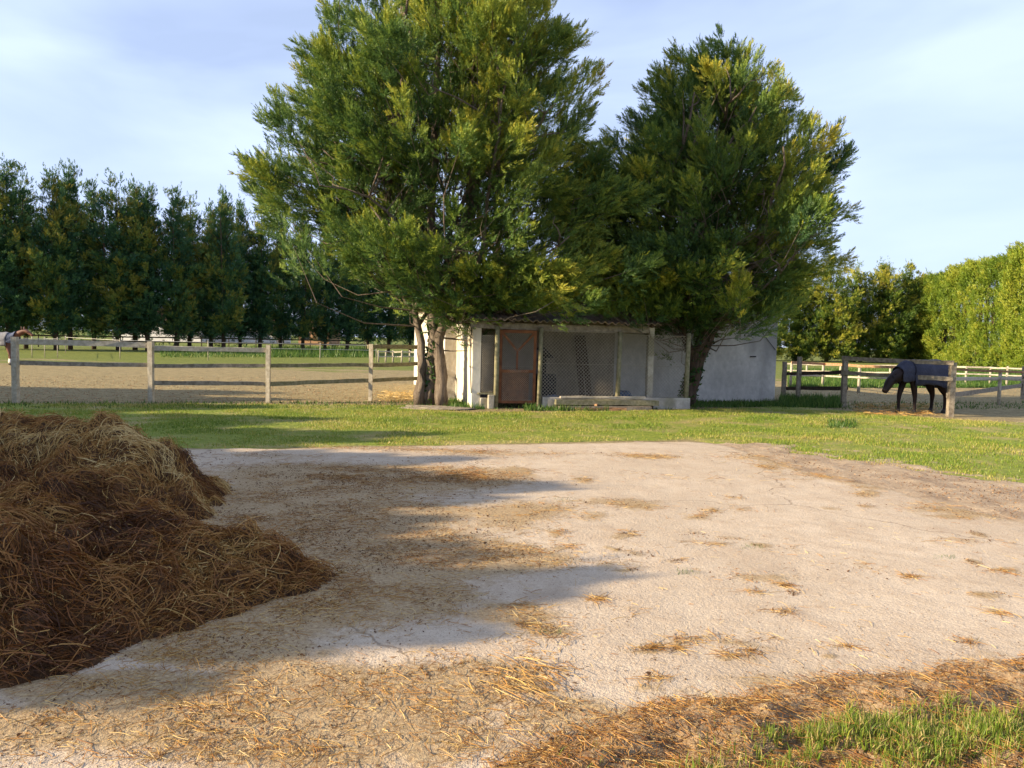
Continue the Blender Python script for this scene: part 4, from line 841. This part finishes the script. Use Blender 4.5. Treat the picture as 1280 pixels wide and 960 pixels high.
blob('plastic_sack', hp(4.0, .6, 0), (.27, .2, .27), 3, M_blue, 'crumpled blue-black plastic sack on the pen floor by the white pillar', 'sack')
blob('feed_sack', hp(2.05, .35, 0), (.25, .16, .18), 5, M_blue, 'pale blue sack slumped at the foot of the black barrel', 'sack')
o = blob('rubble_patch', (G(545, 511)[0], G(545, 511)[1], -.02), (.85, .42, .055), 7, M_wood, 'low pale patch of concrete rubble around the juniper stems', 'rubble')
P = inrect(475, 530, 492, 503, 500, rs := np.random.RandomState(3)); lay_straw('hay_wisps', P, np.zeros(len(P))+.01, rs.uniform(.08, .25, len(P)), rs.uniform(.85, 1, len(P)), rs, 'pale hay lying at the fence end left of the juniper stems', .10, (.003, .006))
P = inrect(1070, 1170, 506, 521, 800, rs); lay_straw('hay_feed', P, np.zeros(len(P))+.01, rs.uniform(.08, .25, len(P)), rs.uniform(.5, 1, len(P)), rs, 'thin hay scattered on the ground under the rugged horse', .06, (.003, .006))

# ------------------------------------------------------------------ fences
def fence(name, posts, rails, label, mats=(M_wood, M_wood), pr=.055, square=False, group='wooden paddock fences', rail_t=.035):
    """posts: (u, v_base, v_top); rails: (i, v_at_i, j, v_at_j, thickness_px)"""
    pts = [G(p[0], p[1]) for p in posts]; root = empty(name, (pts[0][0], pts[0][1], 0)); tag(root, label, 'fence', group); rr = random.Random(len(posts)*7+int(posts[0][0]))
    for p, g in zip(posts, pts):
        x, z = ZY(p[0], p[2], g[1]); m = MB(); r = p[3] if len(p) > 3 else pr
        if square: m.beam((g[0], g[1], -.02), (g[0]+rr.uniform(-.01, .01), g[1], z), r*2, r*2, 5, .004, rr)
        else: m.tube([(g[0], g[1], -.02), (g[0]+rr.uniform(-.01, .01), g[1], z*.5), (g[0]+rr.uniform(-.015, .015), g[1], z-.02), (g[0], g[1], z)], [r*1.05, r, r*.96, r*.8], 10, True, .05, rr)
        m.build('post', mats[0], root, not square)
    for rl in rails:
        i, vi, j, vj, th = rl[:5]; a, b = pts[i], pts[j]; za = ZY(posts[i][0], vi, a[1])[1]; zb = ZY(posts[j][0], vj, b[1])[1]
        sd_ = .6 if len(rl) < 7 else rl[6]; f = -(pr+rail_t*.55)*(1 if sd_ > 0 else -1); dv = Vector((b[0]-a[0], b[1]-a[1], 0)).normalized(); nn = Vector((dv.y, -dv.x, 0))
        if nn.y > 0: nn = -nn
        off = nn*(pr*.9+rail_t/2)*(1 if sd_ > 0 else -1)
        A = Vector((a[0], a[1], za))+off-dv*.06; B = Vector((b[0], b[1], zb))+off+dv*.06; ht = th*(a[1]+b[1])/2/F
        m = MB(); m.beam(A, B, rail_t, ht, 8, .005, rr, rr.uniform(-.01, .02)); m.build('rail', rl[5] if len(rl) > 5 and rl[5] else mats[1], root)
    return root, pts
fl, fp = fence('paddock_fence', [(20, 504, 421, .055), (189, 504, 427, .052), (335, 504, 431), (463, 501, 430), (524, 499, 432, .05)],
      [(0, 427, 1, 432, 6.5, M_woodl, -1), (1, 435, 2, 437.5, 5.5, M_woodl, -1), (3, 433.5, 4, 434, 5, M_woodg, -1),
       (0, 453, 1, 456.5, 5, None, -1), (1, 457.5, 2, 457, 4.5, None, -1), (2, 457.5, 3, 456, 4.5, M_woodg, -1), (3, 456.5, 4, 454.5, 4.5, M_woodg, -1),
       (1, 479, 2, 480, 5, None, -1), (2, 480.5, 3, 475.5, 5, M_woodg, -1), (3, 476, 4, 473, 4.5, M_woodg, -1)],
      'grey post and rail fence running across the left side behind the heap', (M_woodl, M_wood), .046, True)
fence('paddock_fence', [(979, 499, 452), (997, 501, 446, .055), (1054, 509, 445, .06), (1187, 521, 453, .065), (1279, 499, 458, .06)],
      [(0, 467.5, 1, 466.5, 4, M_woodd, -1), (1, 466.5, 2, 464.5, 4.5, M_woodd, -1), (0, 485.5, 1, 485, 4, M_woodd, -1), (1, 485, 2, 485, 4.5, M_woodd, -1), (2, 447.5, 3, 453.5, 5, M_wood, 1), (2, 466, 3, 473.5, 5, M_wood, 1),
       (3, 494.5, 4, 481.5, 5, M_wood, -1), (3, 474, 4, 472, 3.5, M_woodl, -1)],
      'grey post and rail fence from the shed corner past the grazing horse', (M_wood, M_wood), .055, True)
fence('paddock_fence', [(1380, 515, 468, .05), (1248, 506, 462, .05), (1182, 500, 460), (1073, 491, 457, .05), (1028, 484, 455), (988, 484, 453)],
      [(0, 468, 1, 464, 3, M_red, 1), (1, 464, 2, 461, 3, M_red, 1), (2, 461, 3, 457.5, 3, M_red, 1), (3, 457.5, 4, 455, 3, M_red, 1), (4, 455, 5, 453, 3, M_red, 1),
       (0, 478, 1, 474, 2.4, M_woodl, 1), (1, 474, 2, 474, 2.4, M_woodl, 1), (2, 474, 3, 472, 2, M_woodl, 1), (3, 472, 4, 470, 2, M_woodl, 1), (4, 470, 5, 469, 2, M_woodl, 1)],
      'reddish railed fence beyond the grazing horse in the right paddock', (M_woodl, M_red), .05)
fence('paddock_fence', [(1300, 486, 459, .05), (1258, 484, 458, .05), (1237, 482, 460, .05), (1207, 481, 459, .05), (1165, 478, 458), (1112, 476, 457), (1050, 473, 455), (1008, 471, 454), (980, 470, 453)],
      [(k, 461-k*.8, k+1, 461-(k+1)*.8, 1.8, M_woodl, 1) for k in range(8)]+[(k, 470-k*.9, k+1, 470-(k+1)*.9, 1.5, M_woodl, 1) for k in range(8)],
      'small pale fence farthest back, before the tall hedge on the right', (M_woodl, M_woodl), .05)
fence('paddock_fence', [(473, 453, 438, .05), (482, 453, 438, .05), (491, 453, 438, .05), (502, 453.5, 438, .05), (512, 453.5, 438, .05), (524, 454, 438.5, .05), (540, 455, 439, .05), (560, 456, 440, .05)],
      [(k, 439.5+.1*k, k+1, 439.6+.1*k, 1.3, M_woodl, 1) for k in range(7)]+[(k, 445.5, k+1, 445.6, 1.2, M_woodl, 1) for k in range(7)],
      'small pale fence seen left of the juniper stems in the far paddock', (M_woodl, M_woodl), .05)
fence('paddock_fence', [(u, 433+(u/640)*8.0, 417+(u/640)*11) for u in range(-20, 480, 34)],
      [(k, 418+k*.58, k+1, 418+(k+1)*.58, 1.6, M_woodd, 1) for k in range(14)]+[(k, 424+k*.5, k+1, 424+(k+1)*.5, 1.6, M_woodd, 1) for k in range(14)],
      'long dark rail fence at the foot of the far cypress row', (M_woodd, M_woodd), .05)
# thin electric tape fence in the left paddock
ef = empty('electric_fence', (-15, 30, 0)); tag(ef, 'thin white wire fence on slim stakes in the left paddock', 'fence')
stk = [(-30, 446), (40, 447), (56, 447), (72, 447.5), (82, 441), (150, 449), (260, 451), (400, 452), (470, 453)]
sp = []
for (u, v) in stk:
    g = G(u, v); sp.append(g); m = MB(); m.tube([(g[0], g[1], 0), (g[0], g[1], 1.15)], .022, 6); m.build('stake', M_woodl, ef, True)
for z in (.75, 1.05):
    m = MB(); m.tube([(g[0], g[1], z) for g in sp], .009, 4, cap=False); m.build('wire', M_sock, ef)

# ------------------------------------------------------------------ horses
def skin_body(name, nodes, edges, mat, parent, sub=2):
    me = bpy.data.meshes.new(name+'_cage'); me.from_pydata([n_[:3] for n_ in nodes], edges, []); o = bpy.data.objects.new(name, me); C.objects.link(o)
    sk = o.modifiers.new('s', 'SKIN'); sk.use_smooth_shade = True; ss = o.modifiers.new('u', 'SUBSURF'); ss.levels = sub; ss.render_levels = sub
    for i, n_ in enumerate(nodes): r = n_[3]; ry = n_[4] if len(n_) > 4 else r; me.skin_vertices[0].data[i].radius = (r, ry)
    me.skin_vertices[0].data[0].use_root = True
    bpy.context.view_layer.update(); dg = bpy.context.evaluated_depsgraph_get(); m2 = bpy.data.meshes.new_from_object(o.evaluated_get(dg)); m2.name = name
    bpy.data.objects.remove(o); m2.materials.clear(); return link_mesh(name, m2, mat, parent, True)
def horse(loc, rz, pose, coat, rugm, collar, label, sock=False, scale=1.0):
    root = empty('horse', loc, rz); root.scale = (scale,)*3; tag(root, label, 'horse')
    nd = [(-.05, 0, 1.10, .27), (-.45, 0, 1.13, .27), (-.72, 0, 1.12, .22), (-.86, 0, 1.10, .12), (.30, 0, 1.10, .26), (.52, 0, 1.14, .21)]
    ed = [(0, 1), (1, 2), (2, 3), (0, 4), (4, 5)]
    if pose == 'graze': nk = [(.74, 0, 1.06, .20), (.90, 0, .96, .165), (1.03, 0, .90, .125), (1.11, 0, .80, .135, .12), (1.21, 0, .64, .085, .085), (1.28, 0, .54, .085, .09)]
    else: nk = [(.74, 0, 1.28, .16), (.98, 0, 1.42, .125), (1.18, 0, 1.52, .10), (1.30, 0, 1.49, .095, .085), (1.46, 0, 1.38, .065), (1.58, 0, 1.30, .055, .06)]
    b = len(nd); nd += nk; ed += [(5, b)]+[(b+i, b+i+1) for i in range(5)]
    for s in (1, -1):
        b = len(nd); dx = -.13*s; nd += [(.44, s*.14, .90, .10), (.46+dx*.6, s*.14, .66, .085), (.47+dx, s*.14, .45, .062), (.47+dx, s*.14, .26, .042), (.465+dx, s*.14, .12, .042), (.50+dx, s*.14, .03, .05)]; ed += [(4, b)]+[(b+i, b+i+1) for i in range(5)]
        b = len(nd); dx = -.08*s; nd += [(-.60, s*.14, .95, .16), (-.50+dx*.4, s*.15, .76, .14), (-.68+dx, s*.14, .50, .07), (-.67+dx, s*.14, .30, .048), (-.665+dx, s*.14, .12, .043), (-.62+dx, s*.14, .03, .052)]; ed += [(1, b)]+[(b+i, b+i+1) for i in range(5)]
    skin_body('body', nd, ed, coat, root)
    pk, mz = Vector(nk[3][:3]), Vector(nk[5][:3]); ax = (mz-pk).normalized(); bk = Vector((-ax.z, 0, ax.x))
    if bk.z < 0 and pose != 'graze': bk = -bk
    pol = Vector(nk[2][:3])-ax*.03
    for s in (1, -1):
        m = MB(); a = pol+Vector((0, s*.05, 0))-ax*.05; m.tube([a, a+Vector((-.01, s*.03, .06)), a+Vector((-.03, s*.035, .14))], [.028, .034, .005], 8); m.build('ear', coat, root, True, local=True)
        m = MB(); e_ = pk+ax*.06+Vector((0, s*.085, 0)); m.tube([e_-ax*.015, e_, e_+ax*.015], [.006, .014, .006], 8); m.build('eye', M_black, root, True, local=True)
    # mane
    m = MB(); rs = np.random.RandomState(2); top = [Vector(p[:3])+Vector((0, 0, p[3]*.8)) for p in [(.52, 0, 1.14, .21)]+nk[:3]]
    for i in range(60):
        t = rs.uniform(0, len(top)-1.01); k = int(t); p = top[k].lerp(top[k+1], t-k); dn = rs.uniform(.12, .24); m.tube([p, p+Vector((rs.normal(0, .02), .09, -.03)), p+Vector((rs.normal(0, .03), .13, -dn))], [.018, .016, .003], 4)
    m.build('mane', M_mane, root, True, local=True)
    m = MB()
    for i in range(16):
        dy = rs.normal(0, .03); dx = rs.normal(0, .03); m.tube([(-.90, 0, 1.18), (-1.0+dx*.5, dy*.7, 1.0), (-1.0+dx, dy, .65), (-.98+dx, dy*1.3, .32+rs.uniform(-.08, .1))], [.03, .035, .03, .006], 6)
    m.build('tail', M_mane, root, True, local=True)
    for s in (1, -1):
        for hx in (.50-.13*s, -.62-.08*s):
            m = MB(); m.tube([(hx-.005, s*.14, 0), (hx-.01, s*.14, .04), (hx-.03, s*.14, .09)], [.066, .06, .046], 12); m.build('hoof', M_hoof, root, True, local=True)
            if sock and hx > 0: m = MB(); m.tube([(hx-.035, s*.14, .09), (hx-.033, s*.14, .14), (hx-.03, s*.14, .28)], [.054, .056, .044], 12); m.build('sock', M_sock, root, True, local=True)
    # rug: sheet over back and flanks
    def sheet(x0, x1, name, mat, low, infl=.035, nx=22):
        V = []; na = 26
        for i in range(nx+1):
            x = x0+(x1-x0)*i/nx; zc = np.interp(x, [-.9, -.5, 0, .4, .62, .8, 1.0, 1.2], [1.08, 1.12, 1.10, 1.12, 1.16, nk[0][2], nk[1][2], nk[2][2]]); rad = np.interp(x, [-.95, -.85, -.6, -.2, .3, .55, .76, 1.0], [.15, .24, .30, .30, .29, .25, .20, .16])+infl
            for j in range(na+1):
                f = (j/na*2-1); a = f*1.0
                if abs(f) < .6: th = f/.6*math.pi/2; y = math.sin(th)*rad; z = zc+math.cos(th)*rad
                else: q = (abs(f)-.6)/.4; y = math.copysign(rad*(1+.04*math.sin(q*9+x*5))+.0*q, f); z = zc-q*(zc-low-.05*math.sin(x*2.2+1))
                V.append((x+.01*math.sin(j*.9), y, z+.012*math.sin(x*16+j*.7)+.02*math.sin(x*5+2)*abs(f)))
        Fq = [(i*(na+1)+j, i*(na+1)+j+1, (i+1)*(na+1)+j+1, (i+1)*(na+1)+j) for i in range(nx) for j in range(na)]; m = MB(); m.add(V, Fq); o = m.build(name, mat, root, True, local=True)
        md = o.modifiers.new('t', 'SOLIDIFY'); md.thickness = .012; return o
    sheet(-.95, .50 if collar else .62, 'rug', rugm, .72 if pose == 'graze' else .80)
    if collar: sheet(.503, .84 if pose == 'graze' else .82, 'rug_collar', collar, .84 if pose == 'graze' else .95, .02, 8)
    if pose == 'graze':
        m = MB(); m.beam((.44, -.34, .80), (.60, -.33, .79), .02, .06, 2, .001); m.build('buckle_patch', M_rugg, root, local=True)
    return root
gh = G(1150, 516)
horse((gh[0]-.02, gh[1], 0), math.pi+R_(20), 'graze', M_hair, M_rug, M_rug, 'dark horse in a navy rug grazing head-down behind the right fence', scale=.94)
gl = G(3, 456)
horse((gl[0]-.1, gl[1], 0), R_(-6), 'up', M_chest, M_rugg, M_rugb, 'chestnut horse in a grey rug with blue collar at the left edge', sock=True, scale=.98)

# ------------------------------------------------------------------ far pale houses behind the left row
def far_house(u0, u1, dd, h_, rh, label, seed, wall=M_far):
    x0 = (u0-640)/F*dd; x1 = (u1-640)/F*dd; root = empty('house', ((x0+x1)/2, dd, 0)); tag(root, label, 'house'); dpt = 8
    m = MB(); m.box(((x0+x1)/2, dd+dpt/2, h_/2), (x1-x0, dpt, h_)); m.build('wall', wall, root)
    m = MB(); a, b = x0-.4, x1+.4; V = [(a, dd-.4, h_+.01), (b, dd-.4, h_+.01), (b, dd+dpt+.4, h_+.01), (a, dd+dpt+.4, h_+.01), (a+1.5, dd+dpt/2, h_+rh), (b-1.5, dd+dpt/2, h_+rh)]; m.add(V, [(0, 1, 5, 4), (1, 2, 5), (2, 3, 4, 5), (3, 0, 4), (3, 2, 1, 0)]); m.build('roof', M_farroof, root)
    n_ = max(2, int((x1-x0)/3.2))
    for i in range(n_):
        x = x0+(i+.5)*(x1-x0)/n_; m = MB(); m.box((x, dd-.03, h_*.55), (1.1, .06, 1.2)); wn = m.build('window', M_glass, root)
far_house(140, 250, 118, 3.3, 1.9, 'pale low house glimpsed between the cypress trunks behind the second fence post', 1)
far_house(262, 345, 126, 3.2, 1.8, 'second pale house glimpsed through the trunks behind the third fence post', 2)
far_house(372, 410, 122, 2.6, 1.6, 'small reddish outbuilding glimpsed behind the weedy bank', 3, M_red)
